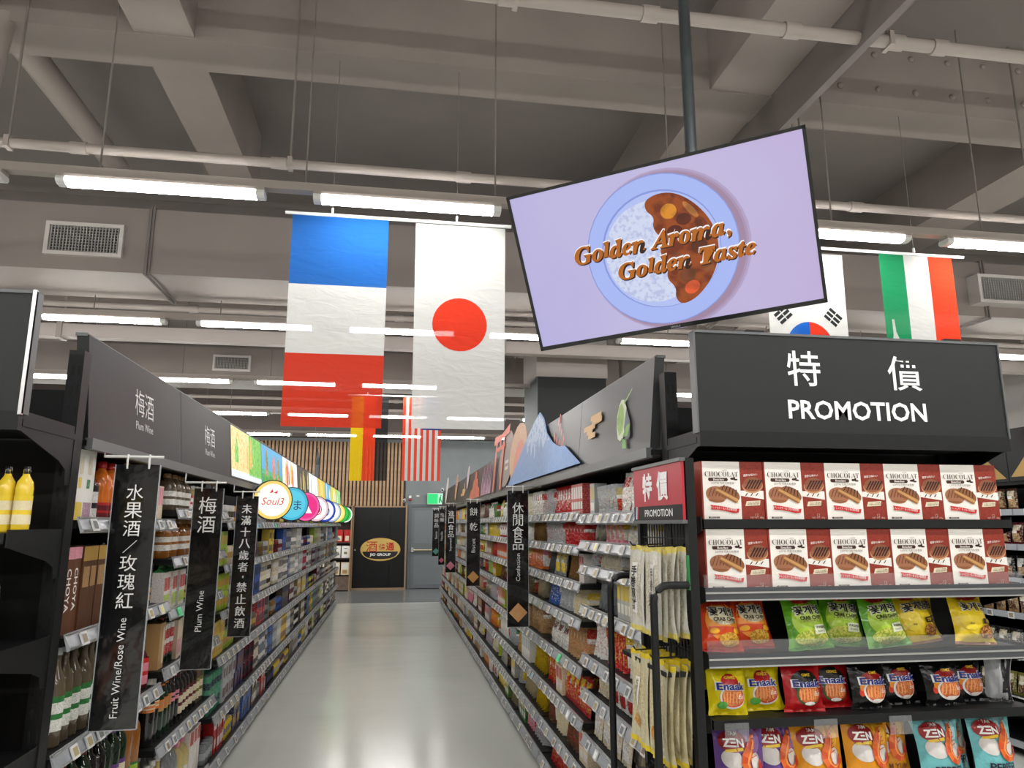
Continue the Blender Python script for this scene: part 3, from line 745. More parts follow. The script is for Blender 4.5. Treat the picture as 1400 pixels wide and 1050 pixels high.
for b in range(2, NB):
    for si in range(6):
        if b < 4: fill_left(b, si, beer_runs(b, si), .04, back=si > 1)
        else:
            zs = lz(b); y = Y0+PITCH*b+.04
            for P, n, g, st in beer_runs(b, si):
                for k in range(n):
                    if y+P.w > Y0+PITCH*(b+1)-.02: break
                    for s in range(st): add_stuff(P.name+'_far', P, Mxf(XFL-.03-P.d/2, y+P.w/2, zs[si]+.001+s*(P.h+.001), PI/2))
                    y += P.w+g

# ---- snack aisle
pal_r1 = [['cream','white','straw'],['pink','sky','white','yellow'],['silver','olive','black','green'],['white','red','grey','tan'],['yellow','red','white','orange'],['white','tan','black'],['pink','mauve','red','white'],['white','red','tan']]
pal_r2 = [['maroon','white','orange','red','silver'],['silver','red','yellow','white'],['white','silver','tan','grey'],['silver','blue','white','tan'],['red','white','maroon','tan'],['white','red','pink','yellow'],['olive','red','brown','yellow'],['yellow','brown','red','tan']]
pal_far = ['red','yellow','white','tan','orange','brown','pink','lime','cream','maroon','silver','green','gold','black']
def fill_right(b, si, pal, single):
    zs = rz_(b); z = zs[si]; up = (zs[si-1] if si else 1.88)-z-.04; y = Y0+PITCH*b+.06; yend = Y0+PITCH*(b+1)-.04
    r = random.Random(b*101+si*13); wh = where(1, b, si, len(zs))
    while y < yend:
        c = r.choice(pal+['white','silver','cream']); a = r.choice([x for x in pal if x != c]+['white','red','yellow']); pn = r.choice([None, 'white','yellow',None,'red'])
        n = r.randint(2,5); boxy = r.random() < (.12 if single else .3)
        hh = round(min(up*1.0, r.choice([.15,.18,.2,.22])), 3); wd = r.choice([.11,.13,.15])
        if boxy: P = carton(.05 if r.random() < .5 else .085,.07,min(hh,.17), c, a, ((.1,.9,.5,.9,a,c),(.1,.9,.15,.4,'white',a)), '%s snack box with %s print' % (c, a), name='snack_box'); step = P.w+.003
        else: P = bag(wd, hh, r.choice([.03,.04,.045]), c, a, pn, seed=r.randint(0,4))
        turn = r.choice([1.05,.85,.0,.85,.95,-.9]) if not boxy else 0
        sn, cs_ = abs(math.sin(turn)), math.cos(turn)
        if not boxy: step = P.w+.004 if turn == 0 else (P.d+.014)/sn
        if not boxy and turn: n += 2
        ext = P.w*cs_+P.d*sn; dep = P.w*sn+P.d*cs_; rx = -r.uniform(.08,.22) if not boxy else 0
        y += ext/2+.004
        for k in range(n):
            if y+ext/2 > yend+.03: y = 99; break
            zo = .002+abs(math.sin(rx))*P.d*.5
            xc = XFR+.03+dep/2
            Mx = Mxf(xc, y, z+zo, -PI/2+turn+r.uniform(-.02,.02), rx)
            if single: put(P, Mx, wh, None)
            else: add_stuff(P.name+'_far', P, Mx)
            if si > 1: add_stuff(P.name+('_behind' if single else '_far'), P, Mxf(xc+dep+.03, y, z+zo, -PI/2+turn, rx))
            y += step
        y += ext/2-step+.004
for b in range(NB):
    for si in range(8 if b < 1 else 8):
        zs = rz_(b)
        if si >= len(zs): continue
        pal = pal_r1[si] if b == 0 else (pal_r2[si] if b == 1 else random.Random(b*7+si).sample(pal_far, 6))
        fill_right(b, si, pal, b < 3)
LAB = {'drink_can_far': ('rows of mixed drink cans filling the far wine aisle shelves','cans'), 'drink_pack_far': ('stacked small drink packs filling the far wine aisle shelves','drink packs'),
       'snack_bag_far': ('mixed snack bags crowding the far snack aisle shelves','snack bags'), 'snack_box_far': ('small upright snack boxes along the far snack aisle shelves','snack boxes')}
NAMES = {'drink_can':'drink cans','drink_pack':'drink packs','snack_bag':'snack bags','snack_box':'snack boxes','wine_bottle':'wine bottles','drink_carton':'drink cartons','gift_box':'gift boxes'}
def flush_stuff():
    for k, st in STUFF.items():
        base = k.replace('_far','').replace('_behind','')
        lab, cat = LAB.get(k, ('second row of %s standing behind the front row' % NAMES.get(base, base) if 'behind' in k else 'further %s on the middle shelves' % NAMES.get(base, base), NAMES.get(base, base)))
        o = st.mb.obj(base+'_stock', st.mats); tag(o, lab, cat, kind='stuff')
# ================================================================ END OF RUN UNITS
M_BOARD = M_FLAT
def bracket_mesh(d0, d1, z, hb, ht, th=.004):
    """tapered steel shelf bracket in the y-z plane, root at y=d1 (back), tip at y=d0 (front)"""
    P = [(d1, z), (d0, z), (d0, z-ht), (d1-.10, z-hb*.62), (d1-.045, z-hb*.75), (d1-.035, z-hb), (d1, z-hb)]
    mb = MB(); n = len(P)
    V = [(-th/2, y, q) for y, q in P]+[(th/2, y, q) for y, q in P]
    mb.add(V, [tuple(range(n)), tuple(reversed(range(n, 2*n)))]+[(i, n+i, n+(i+1) % n, (i+1) % n) for i in range(n)])
    me = mb.mesh('bracket', M_BLACKSTEEL); fixn(me); return me
def end_unit(xa, xb, yf, yb, zs, label, nslot=24):
    t = thing('end_shelving', label, 'shelving', ((xa+xb)/2, yb, 0)); ox = (xa+xb)/2; hw = (xb-xa)/2
    for s in (-1, 1):
        a, b = sorted((s*hw, s*(hw-.05)))
        p = MB().box(a, b, -.03, .03, 0, 2.2).obj('upright', M_GREYSTEEL if False else M_BLACKSTEEL, t)
        slot = MB()
        for k in range(nslot):
            for dx in (.012, .034):
                x0 = s*hw-s*dx; slot.box(x0-.004, x0+.004, -.0312, -.03, .5+k*.07, .535+k*.07)
        slot.obj('slots', mat('slot_dark', (4,4,4), .9), p)['kind'] = 'stuff'
    MB().box(-hw+.05, hw-.05, -.01, .01, .05, 2.06).obj('back_panel', M_BLACKPANEL, t)
    MB().box(-hw, hw, yf-yb, -.03, 0, .12).obj('plinth', M_BLACKSTEEL, t)
    for z, railed in zs:
        sh = MB().box(-hw+.012, hw-.012, yf-yb, -.03, z-.03, z).obj('shelf', M_BLACKSTEEL, t)
        me = bracket_mesh(yf-yb+.005, -.03, z+.01, .16, .05)
        for s in (-1, 1): inst(me, 'bracket', sh, (s*(hw-.006), 0, 0))
        if railed:
            r = MB().box(-hw, hw, yf-yb-.012, yf-yb-.002, z-.035, z+.008); r.obj('price_rail', mat('grey_shelf_rail', (74,76,80), .25), sh)
            MB().box(-hw, hw, yf-yb-.016, yf-yb-.012, z-.012, z-.006).box(-hw, hw, yf-yb-.016, yf-yb-.012, z-.036, z-.031).obj('rail_lip', M_CHROME, sh)
            MB().box(-hw, hw, yf-yb-.006, yf-yb-.003, z+.008, z+.05).obj('clear_lip', mat('clear_acrylic', (235,238,240), .06, alpha=.07), sh)
    # canopy, sign board and its brackets
    MB().box(-hw, hw, yf-yb, -.03, 1.885, 1.905).obj('canopy', M_BLACKSTEEL, t)
    me = bracket_mesh(yf-yb, -.03, 1.93, .2, .06)
    for s in (-1, 1): inst(me, 'canopy_bracket', t, (s*(hw-.004), 0, 0))
    MB().box(-hw, hw, yf-yb-.03, yf-yb-.005, 1.87, 1.925).obj('canopy_lip', M_BLACKSTEEL, t)
    h = MB().box(-hw, hw, yf-yb-.025, yf-yb+.01, 1.922, 2.283).obj('sign_board', M_SIGNDK, t)
    fr = MB(); f0 = yf-yb-.03; f1 = yf-yb+.014
    fr.box(-hw-.006, -hw, f0, f1, 1.918, 2.29).box(hw, hw+.006, f0, f1, 1.918, 2.29).box(-hw, hw, f0, f1, 2.283, 2.292)
    fr.obj('sign_frame', M_GREYSTEEL, h)
    return t, h
UY = 2.72
tR, hR = end_unit(1.055, 2.295, 2.41, UY, [(1.617,False),(1.38,True),(1.165,True),(.963,False),(.66,False),(.36,False)], 'black end-of-aisle shelving under the white-lettered promotion sign')
mb = MB(); cx = 1.675; mp = plane_map((0, 2.41-UY-.025, 0), (1,0,0), (0,0,1), .0012)
put_text(mb, '特', mp, 1.474-cx, 2.163, h=.132, col=(238,238,236), bold=.008)
put_text(mb, '價', mp, 1.884-cx, 2.158, h=.132, col=(238,238,236), bold=.008)
mb.obj('lettering', M_FLAT, hR); mb = MB()
put_text(mb, 'PROMOTION', mp, 1.68-cx, 2.01, w=.558, col=(240,240,238), bold=.022)
mb.obj('lettering', M_FLAT, hR)
for x in (1.3, 2.12):
    MB().box(x-cx-.035, x-cx+.035, 2.41-UY-.012, 2.41-UY+.008, 2.292, 2.305).obj('sign_clip', M_BLACKSTEEL, hR)
# clear label holders hanging from the fourth shelf
for i, px in enumerate((1.10, 1.42, 1.70)):
    o = MB().box(px, px+.085, 2.40, 2.402, .895, .955).obj('label_holder', mat('label_acrylic', (235,238,240), .1, alpha=.09))
    tag(o, 'empty clear plastic label holder, %s from left under the sausage-free snack shelf' % ORD[i] if False else 'empty clear plastic label holder under the noodle snack shelf, %s from left' % ORD[i], 'label holder', 'clear label holders on the end shelving')
tL, hL = end_unit(-2.33, -1.085, 2.31, 2.70, [(1.575,False),(1.235,False),(.9,False),(.55,False)], 'black end-of-aisle shelving at the left edge with yellow bottles')
MB().box(.6225-.004, .6225+.006, 2.31-2.70-.032, 2.31-2.70-.02, 1.915, 2.294).obj('sign_trim', M_CHROME, hL)

# ---- chocolate boxes
def choc():
    w, h, d = .236, .203, .06; x = w/2; y = -d/2
    b = MB(); RD = (136,46,32); WH = (236,231,224)
    b.box(-x, x, y, d/2, 0, h, RD)
    P = MB(); mp = lambda layer: (lambda a, c: (a, y-.0004*layer, c))
    def pl(pts, c, l, acc=None, m=0): P.poly(pts, mp(l), c, acc, m)
    pl(rect(-x+.006, .03, .0, h), WH, 1); pl(rect(.03, x, 0, h), (142,48,33), 1, (116,36,27), 1)
    pl([(.03,.082),(x,.07),(x,.1),(.085,.082+.02),(.03,.1)], (232,228,222), 2)
    # right photograph: cookie on a plate
    pl(ell(.077,.118,.04,.026,22,0,2*PI,.1), (196,146,104), 3); pl(ell(.077,.122,.038,.024,22,0,2*PI,.1), (150,92,62), 4)
    pl([p for p in ell(.077,.12,.038,.029,14,PI*.06,PI*.94,.05)], (134,80,54), 5)
    for k in range(5):
        a = .046+k*.011; pl([(a,.108),(a+.004,.106),(a+.026,.138),(a+.02,.14)], (48,26,22), 6)
    for k in range(3): pl([(.045+.02*k,.082),(.049+.02*k,.082),(.057+.02*k,.092),(.053+.02*k,.092)], (48,26,22), 6)
    # left photograph: whole and cut cookies
    pl(ell(-.062,.083,.04,.026,22,0,2*PI,-.1), (204,160,120), 3); pl(ell(-.062,.088,.041,.027,22,0,2*PI,-.1), (158,104,74), 4)
    pl(ell(-.064,.068,.03,.009,16,PI,2*PI,-.05), (140,88,54), 5)
    for k in range(5): pl([(-.095+k*.013,.08),(-.092+k*.013,.079),(-.08+k*.013,.108),(-.083+k*.013,.109)], (108,62,44), 6)
    pl(ell(-.018,.088,.044,.026,22,-PI*.18,PI*1.0,-.35), (138,86,52), 7)
    pl([(-.066,.1),(-.06,.108),(.018,.07),(.016,.058),(.008,.056)], (192,146,88), 8); pl([(-.064,.101),(.012,.061),(.008,.056),(-.066,.095)], (146,94,54), 9)
    for k in range(5): pl([(-.045+k*.013,.1+.004-.006*k),(-.042+k*.013,.1+.002-.006*k),(-.03+k*.011,.119-.004*k),(-.034+k*.011,.12-.004*k)], (64,36,26), 8)
    pl([(-.09,.05),(-.06,.047),(-.03,.042),(.0,.036),(.02,.037),(.016,.023),(-.005,.022),(-.03,.028),(-.06,.033),(-.088,.034),(-.084,.042)], (196,38,42), 10)
    pl([(-.09,.145),(-.092,.138),(-.088,.133),(-.02,.133),(-.016,.139),(-.02,.145)], (62,32,28), 3)
    pl(ell(.0,.142,.008,.004,10), (50,26,22), 3); pl(ell(.013,.139,.008,.003,10), (50,26,22), 3); pl(ell(.008,.145,.004,.004,10), (50,26,22), 3)
    pl([(-.096,.003),(-.055,.003),(-.055,.009),(-.096,.009)], (60,40,36), 3)
    pl([(.044,.046),(.1,.049),(.103,.066),(.05,.063)], (228,214,186), 5)
    q = b; T = MB()
    put_text(T, ''.join(chr(0x1D400+ord(c)-65) for c in 'CHOCOLAT'), mp(12), -.042, .158, w=.126, h=.018, col=(58,34,32), bold=-.012)
    put_text(T, 'LOTTE', mp(12), -.03, .171, w=.018, col=(90,70,66))
    put_text(T, ''.join(chr((0x1D400+ord(c)-65) if c.isupper() else (0x1D41A+ord(c)-97)) for c in 'Bouchee'), mp(12), -.054, .139, h=.008, col=(235,228,220))
    put_text(T, 'LOTTE 巧克力布雪餅', mp(12), -.038, .126, w=.086, h=.0085, col=(80,62,58))
    put_text(T, 'しっとり・もっちの新食感', mp(14), -.036, .037, w=.09, h=.009, col=(245,240,235), rot=-.12)
    put_text(T, '濃厚な味わい', mp(12), .068, .156, w=.055, col=(240,232,225), rot=.1)
    put_text(T, 'とろ～り 生食感\n新感覚の焼き菓子', mp(12), .075, .0565, w=.046, col=(70,44,36), rot=.05)
    put_text(T, '12', mp(12), .085, .015, h=.01, col=(200,160,140)); put_text(T, '個別包裝入', mp(12), -.075, .006, w=.034, col=(220,214,210)); put_text(T, 'NET WT. 180g', mp(12), .085, .005, w=.05, col=(214,190,180))
    return b.mesh('carton', M_PRINT), P.mesh('printed_panel', [M_FLAT, M_PRINT]), T.mesh('lettering', M_FLAT), w
cb, cp, ct, cw = choc()
rowx = [1.188+.2375*k+.002 for k in range(5)]
pos5 = ['leftmost','second from left','middle','second from right','rightmost']
for ri, (z, rn) in enumerate(((1.618,'upper'), (1.381,'lower'))):
    for k in range(5):
        o = thing('chocolate_box', 'white and brown chocolate cookie box, %s of the %s row' % (pos5[k], rn), 'box', (rowx[k], 2.46+(.0 if ri == 0 else -.005), z), R.uniform(-.02,.02), 'chocolate cookie boxes under the promotion sign')
        inst(cb, 'carton', o); inst(cp, 'printed_panel', o); inst(ct, 'lettering', o)
# boxes behind, edge-on at the left of the upper row
for k in range(3):
    P = carton(.03,.12,.2,'brown','cream',[(.1,.9,.1,.9,('cream','brown','maroon')[k],None)], 'narrow %s snack box seen edge-on behind the upper chocolate boxes' % ('cream','brown','maroon')[k], name='snack_box')
    place(P, Mxf(1.09+.03*k, 2.62, 1.618), P.desc, None)

# ---- chip bags with print on their bulging fronts
M_DECAL = print_mat('film_print', .28, scale=1, thr=2, bump=(24,.5,.012), coat=.1)
class HeroBag:
    def __init__(s, w, h, t, seed, slump=.0):
        s.w, s.h, s.t = w, h, t; r = random.Random(seed); s.ph = [r.uniform(0,6.28) for _ in range(5)]; s.sl = slump
    def S(s, x, z, off=0.0, side=-1):
        v = min(1, max(0, z/s.h)); u = max(-1, min(1, 2*x/s.w))
        e = .07
        prof = 0 if v < e or v > 1-e else math.sin(PI*((v-e)/(1-2*e))**.8)**.55
        th = s.t/2*prof*(1-abs(u)**2.4)
        th += .0035*prof*math.sin(6*u+s.ph[0]+5*v)*(1-u*u)+.003*prof*math.sin(11*v+s.ph[1]+3*u)*(1-u*u)
        wv = 1-.1*prof+s.sl*(.5-v)*.5+.03*math.sin(7*v+s.ph[2])*(1-prof*.5)
        seal = (1-prof)*.004*math.sin(26*u+s.ph[3])+.006*math.sin(4*u+s.ph[4])*(1-prof)
        return (x*wv, side*(th+off)+seal, z+(.004*math.sin(5*u+s.ph[3]) if v > .93 else 0))
    def mesh(s, base, edge=None, nu=12, nv=18):
        mb = MB(); V = []
        for side in (-1, 1):
            for j in range(nv+1):
                for i in range(nu+1): V.append(s.S(-s.w/2+s.w*i/nu, s.h*j/nv, 0, side))
        mb.v = V; N = (nu+1)*(nv+1)
        for q in (0, 1):
            for j in range(nv):
                for i in range(nu):
                    a = q*N+j*(nu+1)+i; f = (a, a+1, a+nu+2, a+nu+1); c = edge if edge and (j < 1 or j >= nv-1) else base
                    mb.f.append(f[::-1] if q else f); mb.c.append(c); mb.a.append(c); mb.m.append(0); mb.sm.append(True)
        return mb
    def disc(s, mb, cx, cz, rx, rz, c, l, acc=None, m=0, rot=0, n=24, rings=4, a0=0, a1=2*PI):
        V = []; F = []; ca, sa = math.cos(rot), math.sin(rot)
        for k in range(rings+1):
            for i in range(n+1):
                a = a0+(a1-a0)*i/n; x, z = rx*k/rings*math.cos(a), rz*k/rings*math.sin(a)
                V.append(s.S(cx+x*ca-z*sa, cz+x*sa+z*ca, .0012*l))
        for k in range(rings):
            for i in range(n): p = k*(n+1)+i; F.append((p, p+n+1, p+n+2, p+1))
        mb.add(V, F, c, acc, m, True)
    def quad(s, mb, pts, c, l, acc=None, m=0, n=6):
        (ax,az),(bx,bz),(cx,cz),(dx,dz) = pts; V = []; F = []
        for j in range(n+1):
            q = j/n
            for i in range(n+1):
                p = i/n; x = (ax*(1-p)+bx*p)*(1-q)+(dx*(1-p)+cx*p)*q; z = (az*(1-p)+bz*p)*(1-q)+(dz*(1-p)+cz*p)*q
                V.append(s.S(x, z, .0012*l))
        for j in range(n):
            for i in range(n): p = j*(n+1)+i; F.append((p, p+1, p+n+2, p+n+1))
        mb.add(V, F, c, acc, m, True)
    def text(s, mb, t, cx, cz, c, l, **k):
        put_text(mb, t, lambda x, z: s.S(x, z, .0012*l), cx, cz, col=c, **k)
MD = [M_DECAL, M_CHIP]
def hero(name, label, cat, group, H, base, edge, draw, loc, rz=0, rx=-.2, ry=0):
    o = thing(name, label, cat, loc, 0, group); o.rotation_euler = (rx, ry, rz)
    H.mesh(base, edge).obj('pouch', mat_film(), o)
    P = MB(); T = MB(); draw(H, P, T)
    if P.f: P.obj('printed_panel', MD, o)
    if T.f: T.obj('lettering', M_DECAL, o)
    return o
def mat_film(): return print_mat('chip_bag_film', .2, scale=1, thr=2, bump=(24,.7,.012), coat=.15)
def crab(variant):
    def draw(H, P, T):
        w, h = H.w, H.h
        hot = {'orange':((226,78,28),(238,150,50)), 'green':((70,140,30),(170,205,60)), 'yellow':((226,192,26),(238,208,40))}[variant]
        H.disc(P, .0, h*.52, w*.4, h*.36, hot[1], 1)
        if variant != 'yellow': H.disc(P, .0, h*.62, w*.34, h*.17, (236,226,190) if variant == 'orange' else (196,222,110), 2)
        H.disc(P, -.01, h*.87, w*.24, h*.05, (186,40,30), 3); H.disc(P, -w*.24, h*.9, w*.07, h*.03, (200,60,40), 3); H.disc(P, w*.2, h*.9, w*.08, h*.03, (200,60,40), 3)
        if variant == 'orange':
            H.quad(P, [(-w*.36,h*.28),(w*.3,h*.28),(w*.3,h*.42),(-w*.36,h*.42)], (222,74,28), 3); H.disc(P, w*.1, h*.2, w*.24, h*.12, (226,178,70), 4, (186,128,40), 1)
            H.disc(P, -w*.25, h*.34, w*.1, h*.05, (244,178,40), 5); H.disc(P, w*.26, h*.35, w*.1, h*.05, (244,178,40), 5)
        elif variant == 'green':
            H.disc(P, 0, h*.2, w*.4, h*.14, (206,206,96), 3, (150,170,60), 1)
            H.quad(P, [(w*.02,h*.24),(w*.32,h*.26),(w*.32,h*.42),(w*.02,h*.4)], (226,230,200), 5); H.text(T, 'WASABI', w*.17, h*.36, (40,60,30), 7, w=w*.26, bold=.02); H.text(T, '와사비맛', w*.17, h*.29, (40,60,30), 7, w=w*.2)
        else:
            H.disc(P, w*.2, h*.22, w*.2, h*.12, (110,60,30), 4, (200,140,70), 1); H.quad(P, [(w*.1,h*.36),(w*.38,h*.36),(w*.34,h*.47),(w*.12,h*.46)], (40,26,18), 5); H.text(T, '간장', w*.23, h*.41, (240,200,60), 7, h=h*.06, bold=.02)
            H.disc(P, -w*.2, h*.3, w*.14, h*.05, (240,214,60), 4); H.text(T, 'Soy', -w*.2, h*.36, (60,40,20), 6, h=h*.05, bold=.02, shear=.2)
        H.text(T, '꽃게랑', 0, h*.69, (240,236,226), 5, w=w*.72, h=h*.19, bold=.06); H.text(T, '꽃게랑', 0, h*.69, (22,20,22), 7, w=w*.68, h=h*.17, bold=.02)
        if variant != 'yellow':
            H.text(T, 'CRAB CHIPS', .004, h*.545, (34,26,20), 6, w=w*.58, bold=.03); H.text(T, '꽃게랑 오리지널 스낵', .004, h*.485, (70,50,30), 6, w=w*.5)
    return draw
def spot(px_x, y): return px_x
ax = lambda px: 1.055+(px-967)/(1395-967)*1.19
H3 = 1.167
crabs = [('orange',996,.10,'leftmost of the crab chip row'),('orange',1046,.05,'second from left in the crab chip row'),('green',1117,-.05,'leftmost of three green crab chip bags'),('green',1172,.12,'middle of three green crab chip bags'),('green',1226,-.1,'rightmost of three green crab chip bags'),('yellow',1287,-.12,'leaning left beside the green bags'),('yellow',1352,.08,'at the right end of the crab chip row')]
bc = {'orange':((214,66,26),(178,34,30)), 'green':((92,160,34),(70,130,40)), 'yellow':((228,196,28),(150,100,70))}
for i, (vr, px, tilt, wh) in enumerate(crabs):
    H = HeroBag(.17, .188, .08, 10+i, .42)
    hero('chip_bag', '%s crab chip bag with black lettering, %s' % (vr, wh), 'bag', 'crab chip bags on the third shelf', H, bc[vr][0], bc[vr][1], crab(vr), (ax(px), 2.465+.05*(i % 2), H3), R.uniform(-.12,.12), -.3, tilt*.8)
H = HeroBag(.16, .18, .06, 31); hero('chip_bag', 'yellow crab chip bag standing behind the yellow ones', 'bag', 'crab chip bags on the third shelf', H, bc['yellow'][0], bc['yellow'][1], crab('yellow'), (ax(1318), 2.615, H3), .1, -.25)
H = HeroBag(.16, .18, .06, 32); hero('chip_bag', 'dark red chip bag behind the leftmost orange bag', 'bag', None, H, (70,24,22), (50,18,18), lambda H, P, T: H.disc(P, 0, H.h*.5, H.w*.3, H.h*.3, (150,60,40), 1), (1.12, 2.615, H3), .1, -.2)
def noodle(variant):
    def draw(H, P, T):
        w, h = H.w, H.h
        if variant == 'yellow': H.disc(P, .0, h*.62, w*.22, h*.17, (190,34,40), 1)
        elif variant == 'red': H.disc(P, 0, h*.58, w*.36, h*.24, (30,26,24), 1)
        else:
            for sx in (-1, 1):
                for k in range(3): H.disc(P, sx*w*(.3-.03*k), h*(.35+.1*k), w*.07, h*.1, ((214,60,30),(236,140,30),(244,196,50))[k], 1+k*.2, rot=sx*.4)
            H.disc(P, 0, h*.6, w*.3, h*.14, (150,26,26), 2)
        H.disc(P, .006, h*.34, w*.33, h*.22, (232,228,222) if variant != 'red' else (30,90,40), 3)
        H.disc(P, .008, h*.345, w*.3, h*.19, (206,56,44), 3.6); H.disc(P, .006, h*.35, w*.28, h*.17, (214,128,72), 4.2, (186,92,46), 1)
        for k in range(6): H.quad(P, [(-w*.22+k*w*.08,h*.24),(-w*.19+k*w*.08,h*.24),(-w*.18+k*w*.08,h*.45),(-w*.21+k*w*.08,h*.45)], (232,156,96), 4.8, n=3)
        if variant == 'yellow': H.disc(P, -w*.24, h*.2, w*.12, h*.07, (80,160,60), 6)
        else: H.disc(P, w*.02, h*.17, w*.14, h*.035, (236,226,222), 6)
        H.text(T, 'GEMEZ', 0, h*.72, (238,200,60), 6, w=w*.26, h=h*.055, bold=.03)
        H.text(T, 'Enaak', 0, h*.555, (244,244,244), 7, w=w*.76, h=h*.16, bold=.06); H.text(T, 'Enaak', 0, h*.555, (32,44,128), 8.5, w=w*.7, h=h*.14, bold=.03)
        H.text(T, 'Eat', w*.22, h*.36, (246,240,235), 8, h=h*.08, shear=.3)
    return draw
enk = [('yellow',999,'left of the pair of yellow noodle snack bags'),('yellow',1052,'right of the pair of yellow noodle snack bags'),('red',1100,'left of the pair of red noodle snack bags'),('red',1146,'right of the pair of red noodle snack bags'),('black',1191,'leftmost black noodle snack bag'),('black',1243,'second black noodle snack bag from left'),('black',1297,'third black noodle snack bag from left'),('black',1343,'fourth black noodle snack bag from left')]
ec = {'yellow':((232,212,24),(226,204,20)), 'red':((178,20,26),(190,30,34)), 'black':((9,9,10),(14,14,15))}
for i, (vr, px, wh) in enumerate(enk):
    H = HeroBag(.154, .166, .07, 50+i)
    lab = 'glossy %s, with blue lettering' % wh
    hero('noodle_snack_bag', lab, 'bag', 'noodle snack bags on the fourth shelf', H, ec[vr][0], ec[vr][1], noodle(vr), (ax(px), 2.46+.04*(i % 2), .965), R.uniform(-.12,.1), -.16, R.uniform(-.04,.04))
for i, (px, col, wh) in enumerate(((1005,(228,208,24),'folded top of a yellow bag lying above the left yellow pair'),(1055,(232,214,30),'yellow bag lying folded above the right yellow snack bag'))):
    H = HeroBag(.15, .095, .05, 70+i); hero('noodle_snack_bag', wh, 'bag', 'noodle snack bags on the fourth shelf', H, col, col, lambda H, P, T: H.disc(P, .02, .05, .02, .01, (190,60,40), 1), (ax(px), 2.55, 1.03), .05, -.25)
H = HeroBag(.09, .166, .04, 77); hero('noodle_snack_bag', 'turned black snack bag showing its silver back at the right end', 'bag', 'noodle snack bags on the fourth shelf', H, (176,178,180), (60,60,62), lambda H, P, T: H.quad(P, [(.012,.01),(.042,.01),(.042,.17),(.012,.17)], (24,22,24), 1), (ax(1382), 2.49, .965), -.5, -.1, .1)
def shrimp(H, P, cx, cz, s):
    body = [(.30,.88,.05),(.23,.62,.14),(.08,.36,.18),(-.08,.1,.2),(-.14,-.12,.19),(-.05,-.34,.17),(.13,-.46,.14),(.32,-.46,.11),(.46,-.34,.08)]
    pts = [(cx+x*s, cz+z*s, w*s) for x, z, w in body]
    nr = []
    for k in range(len(pts)):
        p, q = pts[max(k-1, 0)], pts[min(k+1, len(pts)-1)]; dx, dz = q[0]-p[0], q[1]-p[1]; L = math.hypot(dx, dz); nr.append((-dz/L, dx/L))
    for k in range(len(pts)-1):
        (x0,z0,w0),(x1,z1,w1) = pts[k], pts[k+1]; (ax_,az_),(bx_,bz_) = nr[k], nr[k+1]
        H.quad(P, [(x0-ax_*w0,z0-az_*w0),(x1-bx_*w1,z1-bz_*w1),(x1+bx_*w1,z1+bz_*w1),(x0+ax_*w0,z0+az_*w0)], ((226,106,44),(208,78,32))[k % 2], 6, n=4)
        H.quad(P, [(x0+ax_*w0*.35,z0+az_*w0*.35),(x1+bx_*w1*.35,z1+bz_*w1*.35),(x1+bx_*w1*.7,z1+bz_*w1*.7),(x0+ax_*w0*.7,z0+az_*w0*.7)], (240,160,90), 6.5, n=3)
    x, z, _ = pts[-1]; H.disc(P, x+s*.05, z+s*.16, s*.07, s*.2, (200,56,36), 7, rot=-.25); H.disc(P, x+s*.14, z+s*.08, s*.06, s*.14, (190,48,34), 7, rot=-.8)
    x, z, _ = pts[1]; H.disc(P, x+s*.06, z+s*.12, s*.03, s*.03, (20,14,14), 8)
    for k in range(4):
        z = cz+s*(.05+.13*k); H.quad(P, [(cx+s*.1,z),(cx+s*.42,z+s*.1),(cx+s*.42,z+s*.125),(cx+s*.1,z+s*.035)], (196,70,50), 5, n=3)
    H.quad(P, [(cx+s*.3,cz+s*.85),(cx+s*.62,cz+s*1.02),(cx+s*.62,cz+s*1.04),(cx+s*.3,cz+s*.88)], (190,60,44), 6, n=3)
def zen(variant):
    def draw(H, P, T):
        w, h = H.w, H.h
        c2 = {'purple':(150,116,176),'orange':(236,176,50),'teal':(170,216,222)}[variant]
        H.disc(P, w*.16, h*.8, w*.25, h*.16, c2, 1)
        H.disc(P, -w*.2, h*.6, w*.2, h*.11, (216,210,206), 2, rot=-.3); H.disc(P, w*.26, h*.58, w*.1, h*.1, (222,214,206), 2)
        H.disc(P, -w*.16, h*.8, w*.27, h*.12, (150,32,36), 3); H.quad(P, [(-w*.32,h*.68),(w*.02,h*.7),(w*.02,h*.735),(-w*.32,h*.71)], (232,196,50), 4, n=4)
        H.text(T, 'ZΞN', -w*.16, h*.79, (244,240,236), 6, w=w*.4, h=h*.1, bold=.04); H.text(T, '7AM', -w*.14, h*.89, (236,226,220), 6, w=w*.16, bold=.02)
        H.disc(P, w*.14, h*.62, w*.27, h*.2, (226,222,222), 4) if False else None; shrimp(H, P, w*.1, h*.6, h*.32)
        nm = {'purple':'ORIGINAL','orange':'TOM YUM','teal':'PEPPER'}[variant]
        H.text(T, nm, .0, h*.35, (34,26,50) if variant != 'orange' else (110,60,20), 6, w=w*.62, bold=.02); H.text(T, 'FLAVOURED', 0, h*.29, (40,34,50), 6, w=w*.5); H.text(T, 'PRAWN CHIPS', 0, h*.2, (30,26,40), 6, w=w*.66, bold=.03)
    return draw
zn = [('purple',1012,2.46,'left purple prawn snack bag on the lowest shelf in view'),('purple',1064,2.485,'right purple prawn snack bag on the lowest shelf in view'),('orange',1120,2.46,'tilted orange prawn snack bag behind a clear label holder'),('orange',1184,2.465,'middle orange prawn snack bag with red oval mark'),('orange',1230,2.53,'orange prawn snack bag half hidden behind another'),('teal',1288,2.46,'left pale teal prawn snack bag with upright prawn'),('teal',1325,2.56,'teal prawn snack bag half hidden between two others'),('teal',1362,2.46,'right pale teal prawn snack bag near the end')]
